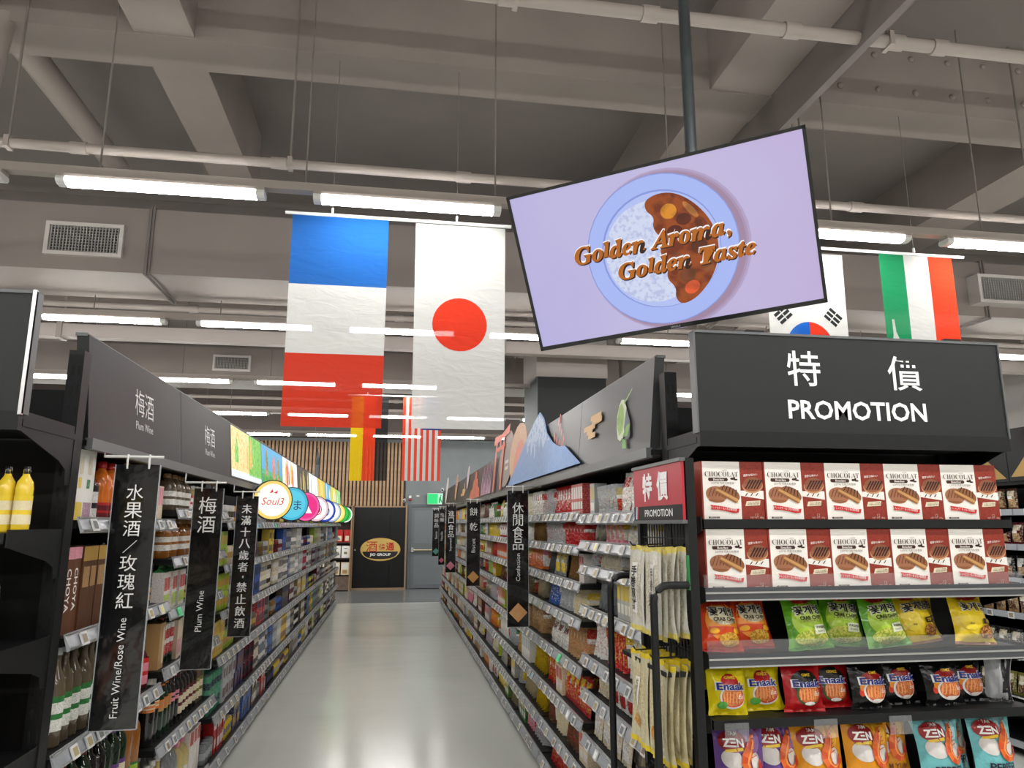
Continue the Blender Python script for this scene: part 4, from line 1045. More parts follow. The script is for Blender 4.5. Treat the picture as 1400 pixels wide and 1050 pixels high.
zc = {'purple':((108,74,146),(80,56,110)), 'orange':((222,148,28),(190,112,24)), 'teal':((112,186,190),(150,204,206))}
for i, (vr, px, y, lab) in enumerate(zn):
    H = HeroBag(.184, .268, .085, 90+i); hero('prawn_snack_bag', lab, 'bag', 'prawn snack bags on the lowest shelf in view', H, zc[vr][0], zc[vr][1], zen(vr), (ax(px), y+.01, .662), R.uniform(-.1,.1), -.12, R.uniform(-.05,.05))

# ---- bottles on the left end shelving
yb_ = bottle('jug',.2,.0235,'yellow','black','cream','yellow',.12,.55, sq=5, desc='yellow citrus liqueur bottle with black cap')
for k, x in enumerate((-1.117,-1.168,-1.22,-1.272,-1.324,-1.376)):
    place(yb_, Mxf(x, 2.44, 1.576, .2), 'yellow citrus liqueur bottle with black cap, %s from the upright at the left edge' % ORD[k], 'yellow bottles at the left edge')
P = bottle('wine',.3,.04,'black','gold','cream','black',.05,.4)
for k in range(5): place(P, Mxf(-1.178-.09*k, 2.42, 1.236), 'black bottle with cream label on the left end shelving, %s from the upright' % ORD[k], 'dark bottles at the left edge')
P = carton(.09,.09,.24,'orange','red',[(0,1,0,.45,'black',None),(0,1,.75,1,'red',None)], 'orange and black carton', name='gift_box')
for k in range(5): place(P, Mxf(-1.186-.1*k, 2.42, .901), 'orange and black carton low on the left end shelving, %s from the upright' % ORD[k], 'orange cartons at the left edge')

# ================================================================ SIDE RACK with hanging bags
XR_ = .975
rk = thing('hook_rack', 'black wire hook rack with guard tubes beside the promotion shelving', 'rack', (XR_, 2.55, 0))
for y in (2.315, 2.795):
    MB().box(-.012, .018, y-2.55-.014, y-2.55+.014, 0, 1.82).obj('post', M_BLACKSTEEL, rk)
    path = [(0, y-2.55, 1.405), (-.085, y-2.55, 1.405)]+[(-.085-.05*math.sin(a), y-2.55, 1.355+.05*math.cos(a)) for a in (.4,.8,1.2,PI/2)]+[(-.137, y-2.55, .8), (-.137, y-2.55, .04)]
    MB().tube(path, .0125, 10).obj('guard_tube', M_BLACKSTEEL, rk)
g = MB()
for k in range(17):
    y = -.215+.43*k/16; g.box(.0, .004, y-.0015, y+.0015, .15, 1.6)
g_o = g.obj('grid_wires', M_BLACKSTEEL, rk); g_o['kind'] = 'stuff'
g = MB()
for k in range(16): g.box(-.004, 0, -.22, .22, .2+.09*k, .204+.09*k)
g.obj('grid_bars', M_BLACKSTEEL, rk)['kind'] = 'stuff'
MB().box(-.15, .02, -.25, .25, .0, .04).obj('foot', M_BLACKSTEEL, rk)
MB().box(-.1, .015, -.225, .225, 1.12, 1.135).obj('tray', M_BLACKSTEEL, rk)
for z in (1.53, 1.17, .77):
    for y in (.02, -.15):
        MB().tube([(0,y,z),(-.115,y,z-.004),(-.125,y,z+.01)], .003, 6).obj('hook', M_BLACKSTEEL, rk)
sg = thing('rack_sign', 'red promotion sign with white characters on top of the hook rack', 'sign', (XR_-.02, 2.552, 1.615))
MB().box(-.006, .004, -.246, .246, 0, .195).obj('sign_board', mat('red_sign', (176,34,52), .4), sg)
MB().box(-.012, .008, -.25, .25, -.012, .0).box(-.012, .008, -.25, .25, .195, .207).obj('sign_frame', M_GREYSTEEL, sg)
mp = plane_map((-.0065, 0, 0), (0,-1,0), (0,0,1), .0006)
mb = MB(); mb.poly(rect(-.246,.246,0,.052), mp, (24,22,24)); 
for i, c in enumerate(((60,120,170),(230,230,230),(200,40,60))): mb.poly([(-.235+.013*i,.004),(-.225+.013*i,.004),(-.218+.013*i,.052),(-.228+.013*i,.052)], lambda x, y: mp(x, y, .0004), c)
mb.obj('sign_print', M_FLAT, sg)
mb = MB(); put_text(mb, '特', lambda x, y: mp(x, y, .0008), -.085, .122, h=.105, col=(240,236,236), bold=.03); put_text(mb, '價', lambda x, y: mp(x, y, .0008), .07, .122, h=.105, col=(240,236,236), bold=.03)
put_text(mb, 'PROMOTION', lambda x, y: mp(x, y, .0008), .02, .026, w=.28, h=.026, col=(238,238,238), bold=.01); mb.obj('lettering', M_FLAT, sg)
tp = MB().box(1.0, 1.0, 0, 0, 0, 0)
o = MB().box(XR_-.0145, XR_-.0125, 2.303, 2.327, 1.39, 1.5).obj('green_tape', mat('green_tape', (60,150,90), .5)); tag(o, 'strip of green tape on the near post of the hook rack', 'tape')
def hang_bag(H, label, grp, loc, kind):
    def draw(H, P, T):
        w, h = H.w, H.h
        if kind == 'white':
            H.quad(P, [(-w*.36,h*.14),(w*.36,h*.14),(w*.36,h*.86),(-w*.36,h*.86)], (206,200,184), 1, (176,166,140), 1); H.quad(P, [(-w*.1,h*.2),(w*.16,h*.2),(w*.16,h*.8),(-w*.1,h*.8)], (226,224,218), 2)
            H.text(T, '手\n巻\n煎\n餅', .003, h*.5, (34,30,30), 4, h=h*.52, bold=.02)
        elif kind == 'gold':
            H.quad(P, [(-w*.38,h*.1),(w*.38,h*.1),(w*.38,h*.86),(-w*.38,h*.86)], (204,192,158), 1, (186,170,130), 1); H.disc(P, 0, h*.26, w*.2, h*.07, (206,150,70), 2, (170,110,40), 1); H.quad(P, [(-w*.05,h*.42),(w*.15,h*.42),(w*.15,h*.72),(-w*.05,h*.72)], (228,222,208), 3)
            H.text(T, '大\n判\n煎\n餅', w*.05, h*.57, (40,32,28), 5, h=h*.26)
        else:
            H.quad(P, [(-w*.4,h*.1),(w*.4,h*.1),(w*.4,h*.8),(-w*.4,h*.8)], (150,80,46), 1, (226,180,120), 1); H.quad(P, [(-w*.4,h*.8),(w*.4,h*.8),(w*.4,h*.92),(-w*.4,h*.92)], (24,20,20), 2)
    base = {'white':(206,203,192),'gold':(200,192,160),'dark':(40,32,28)}[kind]; edge = {'white':(214,198,110),'gold':(222,196,52),'dark':(30,26,24)}[kind]
    o = thing('hanging_bag', label, 'bag', loc, -PI/2+R.uniform(-.012,.012), grp)
    o.rotation_euler[0] = -.03
    H.mesh(base, edge).obj('pouch', mat_film(), o); P = MB(); T = MB(); draw(H, P, T); P.obj('printed_panel', MD, o)
    if T.f: T.obj('lettering', M_DECAL, o)
for row, (z, kind, hh, nm) in enumerate(((1.235,'white',.29,'pale yellow-topped snack bag on the upper hooks'),(.855,'gold',.31,'gold-edged cracker bag on the lower hooks'),(.5,'dark',.27,'brown printed bag on the lowest hooks'))):
    for c, y in enumerate((2.575, 2.40)):
        for k in range(5 if row < 2 else 3):
            H = HeroBag(.168 if row == 0 else .172, hh, .015, 200+row*20+c*7+k)
            hang_bag(H, '%s, %s hook, %s from the front' % (nm, ('far','near')[c], ORD[k]), 'bags hanging on the hook rack', (XR_-.108+.021*k, y, z-.01*(k % 2)), kind)
# ================================================================ BANNERS, ROUND SIGNS, FLAGS, SCREEN
M_VINYL = mat('black_vinyl_sleeve', (20,20,21), .14, bump=(7,.35,.03), coat=.5)
def banner(S, x0, x1, y, z0, z1, label, chars, latin, diamond=None, chh=.085, bold=0, latin_h=.04, top=.92, lz=None, lw=None, step=1.14, fat=0):
    w = x1-x0; t = thing('hanging_banner', label, 'banner', ((x0+x1)/2, y, z0), group='black hanging aisle banners')
    H = z1-z0; mb = MB(); n = 10; V = []
    for sgn in (-1, 1):
        for j in range(n+1):
            for i in (0, 1, 2):
                u = i-1; V.append((u*w/2, sgn*.002+.008*math.sin(j*.6+u)*(1-j/n)*.6, H*j/n))
    F = []
    for q in (0, 1):
        for j in range(n):
            for i in (0, 1):
                a = q*3*(n+1)+j*3+i; f = (a, a+1, a+4, a+3); F.append(f if q == 0 else f[::-1])
    mb.add(V, F, smooth=True); mb.obj('vinyl_sheet', M_VINYL, t)
    MB().box(-w/2-.003, -w/2, -.004, .004, 0, H).box(w/2, w/2+.003, -.004, .004, 0, H).box(-w/2, w/2, -.004, .004, -.003, .0).obj('clear_edge', mat('clear_edge', (190,195,198), .15, alpha=.6), t)
    mp = lambda x, y2, d=0: (x, -.0085-d, y2)
    T = MB()
    if chars:
        n = len(chars); step = chh*step
        z = H*top-chh/2
        for c in chars:
            if c == '/': put_text(T, '／', mp, 0, z, h=chh*.8, col=(232,232,230), bold=bold); z -= step*.9; continue
            if c == '，': T.poly(ell(.004, z+chh*.2, chh*.09, chh*.14, 8), mp, (225,225,225)); z -= step*.7; continue
            V2, F2 = text2d(c, h=chh, bold=bold); wd = V2[:,0].max()-V2[:,0].min()
            k = min(1, (w*.72)/max(wd, 1e-6))
            
            for q in ((0,) if not fat else (-fat, fat)):
                T.add([mp(x*k+q, z+yy*k, .0002*(q > 0)) for x, yy in V2], F2, (232,232,230))
            z -= step
    if latin:
        if T.f: T.obj('lettering', M_FLAT, t); T = MB()
        V2, F2 = text2d(latin, w=lw); zc = lz+lw/2
        for xx, yy in (): pass
        T.add([mp(-yy, zc+xx) for xx, yy in V2], F2, (228,228,226))
    if T.f: T.obj('lettering', M_FLAT, t)
    if diamond:
        D = MB(); r = w*.44; c = r+.03
        D.poly([(0,c-r),(r,c),(0,c+r),(-r,c)], mp, diamond[0], diamond[1]); D.obj('diamond_picture', M_PRINTB, t)
    # bar and hooks
    bar = thing('banner_bar', 'white bar holding the '+label.split(' hanging')[0], 'bar', ((x0+x1)/2, y, z1+.03), group='banner bars')
    xa = (XFL-(-.02)) if S < 0 else XFR+.03
    xs = xa-(x0+x1)/2
    MB().tube([(xs, 0, .05), (xs, 0, 0), (-S*(w/2+.01), 0, 0)], .005, 8).obj('rod', M_WHITE, bar)
    for u in (-.25, .25): MB().tube([(u*w, 0, .008), (u*w, -.006, -.015), (u*w, 0, -.045)], .004, 6).obj('hook', M_WHITE, bar)
banner(-1, -1.035, -.88, 2.93, .886, 1.822, 'black banner with fruit wine lettering hanging nearest on the left', '水果酒/玫瑰紅', 'Fruit Wine/Rose Wine', chh=.058, lz=.04, lw=.34)
banner(-1, -1.03, -.885, 4.03, .887, 1.786, 'black banner with plum wine lettering hanging on the left', '梅酒', 'Plum Wine', chh=.086, top=.95, lz=.18, lw=.2)
banner(-1, -1.055, -.915, 5.22, .874, 1.79, 'black banner with age warning lettering hanging on the left', '未滿十八歲者，禁止飲酒', None, chh=.062, fat=.0015, top=.94, step=1.24)
banner(1, .812, .962, 5.2, .897, 1.84, 'black banner with confection lettering hanging nearest on the right', '休閒食品', 'Confection', ((206,150,96),(236,200,160)), chh=.08, top=.91, step=1.06, lz=.31, lw=.19)
banner(1, .80, .945, 8.0, .95, 1.842, 'black banner with biscuit lettering hanging second on the right', '餅乾', 'Biscuit', ((196,140,80),(230,190,130)), chh=.085, top=.93, step=1.9, lz=.35, lw=.15)
banner(1, .76, .9, 10.6, .93, 1.87, 'black banner with pink diamond picture hanging third on the right', '進口食品', 'Imported', ((200,110,130),(236,190,190)), chh=.085, lz=.3, lw=.17)
banner(1, .78, .88, 12.6, .93, 1.87, 'narrow black banner with red diamond hanging fourth on the right', '泡麵', 'Noodle', ((200,90,120),(230,170,180)), chh=.07, lz=.4, lw=.15)
banner(1, .80, .95, 15.0, .97, 1.89, 'black banner with teal diamond hanging farthest on the right', '調味品', 'Sauce', ((70,140,130),(150,190,180)), chh=.085, lz=.34, lw=.15)

M_RIM = mat('dark_rim', (30,30,32), .4)
rounds = [((252,248,236),(240,206,110),(214,60,70),'Soul3'),((90,196,220),(70,176,206),(40,60,90),'しま'),((226,50,130),(236,90,160),(250,235,245),'▲'),((248,246,246),(224,190,200),(200,60,60),'◎'),((240,244,252),(50,70,180),(50,70,180),'◎'),
          ((246,248,252),(170,190,220),(60,110,190),'青'),((244,232,150),(236,214,90),(210,160,40),'●'),((60,190,80),(40,160,60),(236,246,236),'◎'),((70,200,90),(240,250,240),(40,150,60),'◎')]
for k, (c1, c2, c3, tx) in enumerate(rounds):
    y = 5.96+1.11*k
    o = thing('round_light_sign', 'lit round sign, %s from the front above the wine aisle, %s face' % (ORD[k], ['white and yellow','cyan','magenta','white and red','white and blue ringed','white with blue mark','pale yellow','green with white ring','green and white'][k]), 'light sign', (-.942, y, 1.788), math.radians(26), 'round lit signs above the wine aisle')
    rr = .1535
    rim = MB().lathe([(rr*.97,-.02),(rr*1.02,-.02),(rr*1.02,.02),(rr*.97,.02)], 36); ob = rim.obj('rim', M_RIM, o); ob.rotation_euler = (PI/2,0,0)
    mp = lambda x, z, d=0: (x, -.0205-d, z)
    fc = MB(); fc.poly(ell(0,0,rr*.97,rr*.97,36), mp, c2); fc.poly(ell(0,0,rr*.82,rr*.82,36), lambda x, z: mp(x, z, .001), c1); fc.obj('lit_face', M_LITF, o)
    T = MB(); put_text(T, tx, lambda x, z: mp(x, z, .002), 0, -.01, w=rr*(1.15 if k < 2 else .9), col=c3, shear=.25 if k == 0 else 0)
    if k == 0: T.poly([(-.03,.05),(.0,.06),(-.01,.085)], lambda x, z: mp(x, z, .002), c3); T.poly([(.0,.055),(.03,.05),(.035,.075)], lambda x, z: mp(x, z, .002), c3)
    T.obj('lettering', M_LITF, o)
    MB().tube([(0,.02,0),(-.14,.05,.0)], .006, 6).obj('arm', M_BLACKSTEEL, o)

# ---- flags of sheer cloth
def cloth():
    m = bpy.data.materials.new('sheer_flag_cloth'); m.use_nodes = True; nt = m.node_tree; nt.nodes.clear()
    out = nt.nodes.new('ShaderNodeOutputMaterial'); a = nt.nodes.new('ShaderNodeAttribute'); a.attribute_name = 'Col'
    df = nt.nodes.new('ShaderNodeBsdfDiffuse'); tl = nt.nodes.new('ShaderNodeBsdfTranslucent'); tp = nt.nodes.new('ShaderNodeBsdfTransparent')
    tc = nt.nodes.new('ShaderNodeTexCoord'); mpn = nt.nodes.new('ShaderNodeMapping'); mpn.inputs['Rotation'].default_value = (0, .6, 0); mpn.inputs['Scale'].default_value = (3, 3, 9)
    ns = nt.nodes.new('ShaderNodeTexNoise'); ns.inputs['Scale'].default_value = 1.6; ns.inputs['Detail'].default_value = 4; ns.inputs['Distortion'].default_value = 1.0
    bp = nt.nodes.new('ShaderNodeBump'); bp.inputs['Strength'].default_value = .3; bp.inputs['Distance'].default_value = .02
    m1 = nt.nodes.new('ShaderNodeMixShader'); m1.inputs[0].default_value = .42; m2 = nt.nodes.new('ShaderNodeMixShader'); m2.inputs[0].default_value = .10
    L = nt.links.new
    L(tc.outputs['Object'], mpn.inputs[0]); L(mpn.outputs[0], ns.inputs['Vector']); L(ns.outputs['Fac'], bp.inputs['Height']); L(bp.outputs[0], df.inputs['Normal']); L(bp.outputs[0], tl.inputs['Normal'])
    L(a.outputs['Color'], df.inputs['Color']); L(a.outputs['Color'], tl.inputs['Color']); L(df.outputs[0], m1.inputs[1]); L(tl.outputs[0], m1.inputs[2]); L(m1.outputs[0], m2.inputs[1]); L(tp.outputs[0], m2.inputs[2]); L(m2.outputs[0], out.inputs[0])
    return m
M_CLOTH = cloth()
M_CLOTHP = M_CLOTH
def flag(label, x0, x1, y, z0, z1, xcuts, zcuts, colf, extra=None, grp='national flags under the lights'):
    kf = y/4.47 if y < 6 else 1.0; x0, x1, z0, z1 = x0*kf, x1*kf, 1.6+(z0-1.6)*kf, 1.6+(z1-1.6)*kf
    w, h = x1-x0, z1-z0; o = thing('hanging_flag', label, 'flag', ((x0+x1)/2, y, z0), group=grp)
    us = sorted(set(list(np.linspace(0,1,9))+list(xcuts))); vs_ = sorted(set(list(np.linspace(0,1,15))+list(zcuts)))
    ph = R.uniform(0,6)
    def W(u, v, d=0): return ((u-.5)*w*(1-.015*(1-v)), .006*math.sin(7*v+ph+3*u)*(1-v)+.004*math.sin(9*u+ph)*(1-v)-d, v*h)
    mb = MB(); n = len(us)
    mb.v = [W(u, v) for v in vs_ for u in us]
    for j in range(len(vs_)-1):
        for i in range(n-1):
            c = colf((us[i]+us[i+1])/2, (vs_[j]+vs_[j+1])/2); a = j*n+i
            mb.f.append((a,a+1,a+n+1,a+n)); mb.c.append(c); mb.a.append(c); mb.m.append(0); mb.sm.append(True)
    mb.obj('cloth', M_CLOTH, o)
    if extra:
        e = MB(); extra(e, W, w, h); e.obj('emblem', M_EMB, o)
    return o
M_EMB = mat('emblem_dummy'); M_EMB = cloth(); M_EMB.name = 'emblem_cloth'
for _n in M_EMB.node_tree.nodes:
    if _n.type == 'MIX_SHADER' and _n.inputs[0].default_value < .2: _n.inputs[0].default_value = .06
Wt = (212,212,209)
def disc_e(e, W, w, h, cu, cv, r, c, a0=0, a1=2*PI, d=.0015, n=32, rings=5):
    for k in range(rings):
        for i in range(n):
            a, b = a0+(a1-a0)*i/n, a0+(a1-a0)*(i+1)/n; r0, r1 = r*k/rings, r*(k+1)/rings
            q = [(cu+rr*math.cos(t)/w, cv+rr*math.sin(t)/h) for rr, t in ((r0,a),(r1,a),(r1,b),(r0,b))]
            e.add([W(u, v, d) for u, v in q], [(0,1,2,3)] if k else [(0,1,2)], c, smooth=True)
FY = 4.66
flag('French flag in blue, white and red hanging in the centre', -.69, -.085, FY, 2.18, 3.545, (), (.335,.66), lambda u, v: (34,98,176) if v > .66 else (Wt if v > .335 else (210,62,42)))
flag('Japanese flag with red disc hanging beside the French flag', .09, .68, FY, 2.185, 3.535, (), (), lambda u, v: Wt, lambda e, W, w, h: disc_e(e, W, w, h, .5, .5, .185, (226,62,36)))
def korea(e, W, w, h):
    disc_e(e, W, w, h, .5, .475, .185, (40,104,190)); disc_e(e, W, w, h, .5, .475, .185, (226,66,44), -PI/2, PI/2, .003, 16); disc_e(e, W, w, h, .5, .475+.0925/h, .0925, (40,104,190), PI/2, 1.5*PI, .004, 14); disc_e(e, W, w, h, .5, .475+.0925/h, .0925, (226,66,44), -PI/2, PI/2, .0045, 14); disc_e(e, W, w, h, .5, .475-.0925/h, .0925, (40,104,190), PI/2, 1.5*PI, .0045, 14)
    for sx, sy, an in ((-1,1,.7),(1,1,-.7),(-1,-1,-.7),(1,-1,.7)):
        for k in range(3):
            for seg in ((-1,-.06),(.06,1)):
                cx, cz = sx*.2, .475*h+sy*.23; dn = (k-1)*.035; ca, sa = math.cos(an), math.sin(an)
                P = [(seg[0]*.06,dn-.012),(seg[1]*.06,dn-.012),(seg[1]*.06,dn+.012),(seg[0]*.06,dn+.012)]
                e.add([W(.5+(cx+x*ca-y*sa)/w, (cz+x*sa+y*ca)/h, .002) for x, y in P], [(0,1,2,3)], (44,46,48))
flag('Korean flag with red and blue circle behind the promotion sign', 2.53, 3.13, FY, 2.19, 3.5, (), (), lambda u, v: Wt, korea)
def tower(e, W, w, h):
    P = [(.06,.3),(.2,.3),(.19,.42),(.17,.46),(.16,.53),(.13,.56),(.12,.63),(.09,.63),(.09,.55),(.07,.5)]
    e.add([W(u, v, .002) for u, v in P], [tuple(range(len(P)))], Wt)
flag('Italian flag in green, white and red at the right', 3.425, 4.02, FY, 2.19, 3.54, (.333,.667), (), lambda u, v: (30,140,90) if u < .333 else (Wt if u < .667 else (226,66,40)), tower)
FY2 = 10.85
flag('German flag in yellow, red and black hanging far back', -.66, -.115, FY2, 2.23, 3.48, (.333,.667), (), lambda u, v: (232,196,20) if u < .333 else ((226,66,34) if u < .667 else (40,40,42)))
def stars(e, W, w, h):
    for i in range(4):
        for j in range(5): disc_e(e, W, w, h, .56+.11*i, .66+.07*j, .014, Wt, n=6, rings=1)
def us(u, v):
    if u > .5 and v > .6: return (48,60,130)
    return (226,70,44) if int(u*13) % 2 == 0 else Wt
flag('American flag with stars and stripes hanging far back', .1, .675, FY2, 2.235, 3.5, [k/13 for k in range(1,13)]+[.5], (.6,), us, stars)
for x0, x1, y, z, nm in ((-.735,.72,FY,3.552,'French and Japanese flags'), (2.5,4.12,FY,3.545,'Korean and Italian flags'), (-.72,.73,FY2,3.5,'German and American flags')):
    kf = y/4.47 if y < 6 else 1.0; x0, x1, z = x0*kf, x1*kf, 1.6+(z-1.6)*kf
    rd = thing('flag_rod', 'thin white rod carrying the '+nm, 'rod', ((x0+x1)/2, y, z)); hw = (x1-x0)/2
    MB().tube([(-hw,0,0),(hw,0,0)], .012, 8).obj('rod', M_WHITE, rd)
    for u in (-.6, .5):
        MB().tube([(u*hw,0,.01),(u*hw,0,.05)], .009, 6).obj('clip', M_WHITE, rd)
        MB().tube([(u*hw,0,.05),(u*hw,0,(4.79 if y < 12 else ZS)-z)], .0025, 5).obj('cord', M_WIRE, rd)

# ---- hanging screen
TVH = .64; TVW = 1.117
tc_ = Vector((.98624,2.49216,2.6432)); tr_ = Vector((.87331694,-.47940825,.08651741)); tu_ = Vector((-.29148531,-.37193954,.88130431)); tn_ = tr_.cross(tu_)   # tn_ points to the viewer
tv = thing('television', 'large tilted screen showing a plate of curry, hung from the ceiling', 'television', tc_)
Rm = Matrix((tr_, tu_, tn_)).transposed().to_4x4(); tv.matrix_world = Matrix.Translation(tc_) @ Rm
b = .012
MB().box(-TVW/2+.004, TVW/2-.004, -TVH/2+.004, TVH/2-.004, -.05, -.006).obj('rear_case', mat('tv_black', (14,14,15), .35), tv)
f = MB(); f.box(-TVW/2, TVW/2, TVH/2-b, TVH/2, -.014, .004).box(-TVW/2, TVW/2, -TVH/2, -TVH/2+b*1.4, -.014, .004).box(-TVW/2, -TVW/2+b, -TVH/2, TVH/2, -.014, .004).box(TVW/2-b, TVW/2, -TVH/2, TVH/2, -.014, .004)
f.obj('bezel', MATS['tv_black'], tv)
T = MB(); put_text(T, 'SANSUI', lambda x, y: (x, y, .0046), -.0, -TVH/2+.008, h=.008, col=(170,172,176)); T.obj('maker_lettering', M_FLAT, tv)
def screen_mat():
    m = bpy.data.materials.new('screen_backdrop'); m.use_nodes = True; nt = m.node_tree; L = nt.links.new; b = nt.nodes['Principled BSDF']
    b.inputs['Base Color'].default_value = (.01,.01,.01,1); b.inputs['Roughness'].default_value = .3
    tc = nt.nodes.new('ShaderNodeTexCoord'); sp = nt.nodes.new('ShaderNodeSeparateXYZ'); L(tc.outputs['Object'], sp.inputs[0])
    n = nt.nodes.new('ShaderNodeTexNoise'); n.inputs['Scale'].default_value = 2.2; n.inputs['Detail'].default_value = 1; L(tc.outputs['Object'], n.inputs['Vector'])
    ma = nt.nodes.new('ShaderNodeMath'); ma.operation = 'MULTIPLY_ADD'; ma.inputs[1].default_value = .55; ma.inputs[2].default_value = .25; L(sp.outputs[0], ma.inputs[0])
    mb_ = nt.nodes.new('ShaderNodeMath'); mb_.operation = 'ADD'; L(ma.outputs[0], mb_.inputs[0]); 
    mc = nt.nodes.new('ShaderNodeMath'); mc.operation = 'MULTIPLY'; mc.inputs[1].default_value = .5; L(n.outputs['Fac'], mc.inputs[0]); L(mc.outputs[0], mb_.inputs[1])
    cr = nt.nodes.new('ShaderNodeValToRGB'); e = cr.color_ramp.elements
    e[0].position = .1; e[0].color = lin((176,170,218)); e[1].position = .95; e[1].color = lin((186,168,210)); x = cr.color_ramp.elements.new(.5); x.color = lin((188,180,218))
    L(mb_.outputs[0], cr.inputs[0]); L(cr.outputs[0], b.inputs['Emission Color']); b.inputs['Emission Strength'].default_value = 1.0
    return m
MB().box(-TVW/2+b, TVW/2-b, -TVH/2+b, TVH/2-b, -.006, 0).obj('screen', screen_mat(), tv)
M_SCR = print_mat('screen_picture', .3, scale=60, thr=.48, emit=1.0, soft=.15); M_SCR2 = print_mat('screen_food', .3, scale=22, thr=.42, emit=1.0, soft=.2)
pic = MB(); zl = lambda l: (lambda x, y: (x, y, .0006*l))
def sd(cx, cy, rx, ry, c, l, acc=None, m=0, **k): pic.poly(ell(cx, cy, rx, ry, 40, **k), zl(l), c, acc, m)
for k, c in enumerate(((176,160,196),(168,146,178),(160,134,160))): sd(.022-.003*k, -.016, .307-.006*k, .307-.006*k, c, 1+.3*k)
sd(0,-.01,.288,.288,(140,150,214),2); sd(0,-.01,.284,.284,(166,182,240),2.4); sd(-.004,-.006,.225,.225,(134,150,218),3); sd(-.002,-.008,.22,.22,(176,190,240),3.4)
sd(-.03,-.01,.185,.195,(206,214,238),4,(182,190,224))
cur = [(-.03,.19),(.03,.205),(.09,.19),(.15,.14),(.195,.07),(.213,-.01),(.2,-.09),(.16,-.16),(.1,-.215),(.04,-.232),(.02,-.2),(.03,-.16),(.0,-.12),(.015,-.07),(-.01,-.02),(.01,.03),(-.02,.08),(-.005,.12),(-.035,.15)]
for _ in range(2): cur = [q for a_, b_ in zip(cur, cur[1:]+cur[:1]) for q in ((.75*a_[0]+.25*b_[0], .75*a_[1]+.25*b_[1]), (.25*a_[0]+.75*b_[0], .25*a_[1]+.75*b_[1]))]
pic.poly(cur, zl(5), (150,72,26), (112,46,20), 1)
for cx, cy, rx, ry, c, r_ in ((.05,.13,.03,.028,(216,140,40),.3),(.1,.09,.028,.022,(96,40,24),0),(.16,.06,.02,.03,(120,56,30),.4),(.06,.05,.03,.025,(90,34,22),0),(.09,.02,.02,.018,(214,76,44),.2),(.14,-.02,.03,.03,(110,52,28),0),(.05,-.05,.03,.022,(140,70,40),.3),(.16,-.1,.022,.026,(150,84,46),0),(.08,-.12,.032,.026,(120,64,34),.2),(.09,-.17,.03,.024,(226,92,48),.5),(.13,.12,.012,.04,(190,120,60),.6)):
    sd(cx, cy, rx, ry, c, 6, tuple(int(v*.8) for v in c), 1, rot=r_)
pic.obj('picture', [M_SCR, M_SCR2], tv)
mi = lambda s: ''.join(chr(0x1D468+ord(c)-65) if c.isupper() else (chr(0x1D482+ord(c)-97) if c.islower() else c) for c in s)
T = MB()
for dx, dy, c, l, bo in ((.0,.004,(244,240,240),9,.035),(.003,-.005,(52,24,14),10,.03),(0,0,(178,98,22),11,.018)):
    put_text(T, mi('Golden Aroma,'), zl(l), -.038+dx, .028+dy, w=.60, h=.082, col=c, bold=bo); put_text(T, mi('Golden Taste'), zl(l), .08+dx, -.06+dy, w=.52, h=.068, col=c, bold=bo)
T.obj('caption_lettering', M_LITF2 if 'M_LITF2' in globals() else print_mat('screen_caption', .3, scale=1, thr=2, emit=1.0), tv)
pl_ = thing('ceiling_pole', 'dark steel pole holding the screen from the ceiling', 'pole', (1.186, 2.62, 2.72))
MB().tube([(0,0,-.05),(0,0,ZS-2.72)], .025, 14).obj('pole_tube', mat('dark_pole', (62,68,70), .32, metal=.3), pl_)
MB().tube([(0,0,.38),(0,0,.41)], .029, 14).obj('pole_collar', MATS['dark_pole'], pl_)
MB().box(-.12,.05,-.1,.03,-.1,-.03).obj('mount_bracket', M_BLACKSTEEL, pl_)
MB().box(-.07,.07,-.07,.07,ZS-2.72-.012,ZS-2.72).obj('ceiling_plate', MATS['dark_pole'], pl_)
# ================================================================ BACK WALL
M_WOOD = mat('oak_slat', (172,140,104), .55, noise=(14, (152,120,88), .35, .65)); M_WOODDK = mat('dark_recess', (62,50,40), .8)
sp = thing('slat_panel', 'wall panel of vertical oak slats above the black doors', 'panel', (-1.9, YB-.02, 2.06))
MB().box(-2.6, 2.2, 0, .018, 0, 1.64).obj('panel_backing', M_WOODDK, sp)
me = MB().box(-.028,.028,-.04,0,.0,1.64).mesh('slat', M_WOOD)
for k in range(51): inst(me, 'slat', sp, (-2.56+.0935*k, 0, 0))
# black sliding doors with a gold badge
def leaf(x0, x1, label, nm):
    d = struct(MB().box(x0, x1, YB-.06, YB-.02, .04, 2.03).obj(nm, mat('black_door', (12,13,14), .5, spec=.3)), label); return d
d1 = leaf(-.97, -.062, 'left leaf of the black sliding doors', 'door_1'); d2 = leaf(-.058, .32, 'right leaf of the black sliding doors', 'door_2')
MB().lathe([(.02,0),(.024,.006),(.012,.02)], 10).obj('knob', M_CHROME, d1).matrix_world = Matrix.Translation((-.92, YB-.06, .97)) @ Matrix.Rotation(PI/2, 4, 'X')
fr = MB().box(-1.0,-.97,YB-.07,YB,0,2.06).box(.32,.36,YB-.09,YB,0,2.1).box(-1.0,.36,YB-.07,YB,2.03,2.06).box(-.97,.32,YB-.07,YB,0,.04)
struct(fr.obj('trim_2', mat('oak_trim', (150,122,92), .5)), 'oak trim around the black doors')
bd = thing('door_badge', 'gold badge with red characters across the black doors', 'badge', (-.29, YB-.062, .98))
MB().prism(ell(0,0,.5,.285,40), lambda x, y, d: (x, -d, y), .012, (196,160,84)).obj('badge_rim', print_mat('gold_print', .3, scale=1, thr=2, coat=.3), bd)
shp = [(.47*math.copysign(abs(math.cos(a))**.75, math.cos(a)), .255*math.copysign(abs(math.sin(a))**.75, math.sin(a))) for a in [2*PI*k/48 for k in range(48)]]
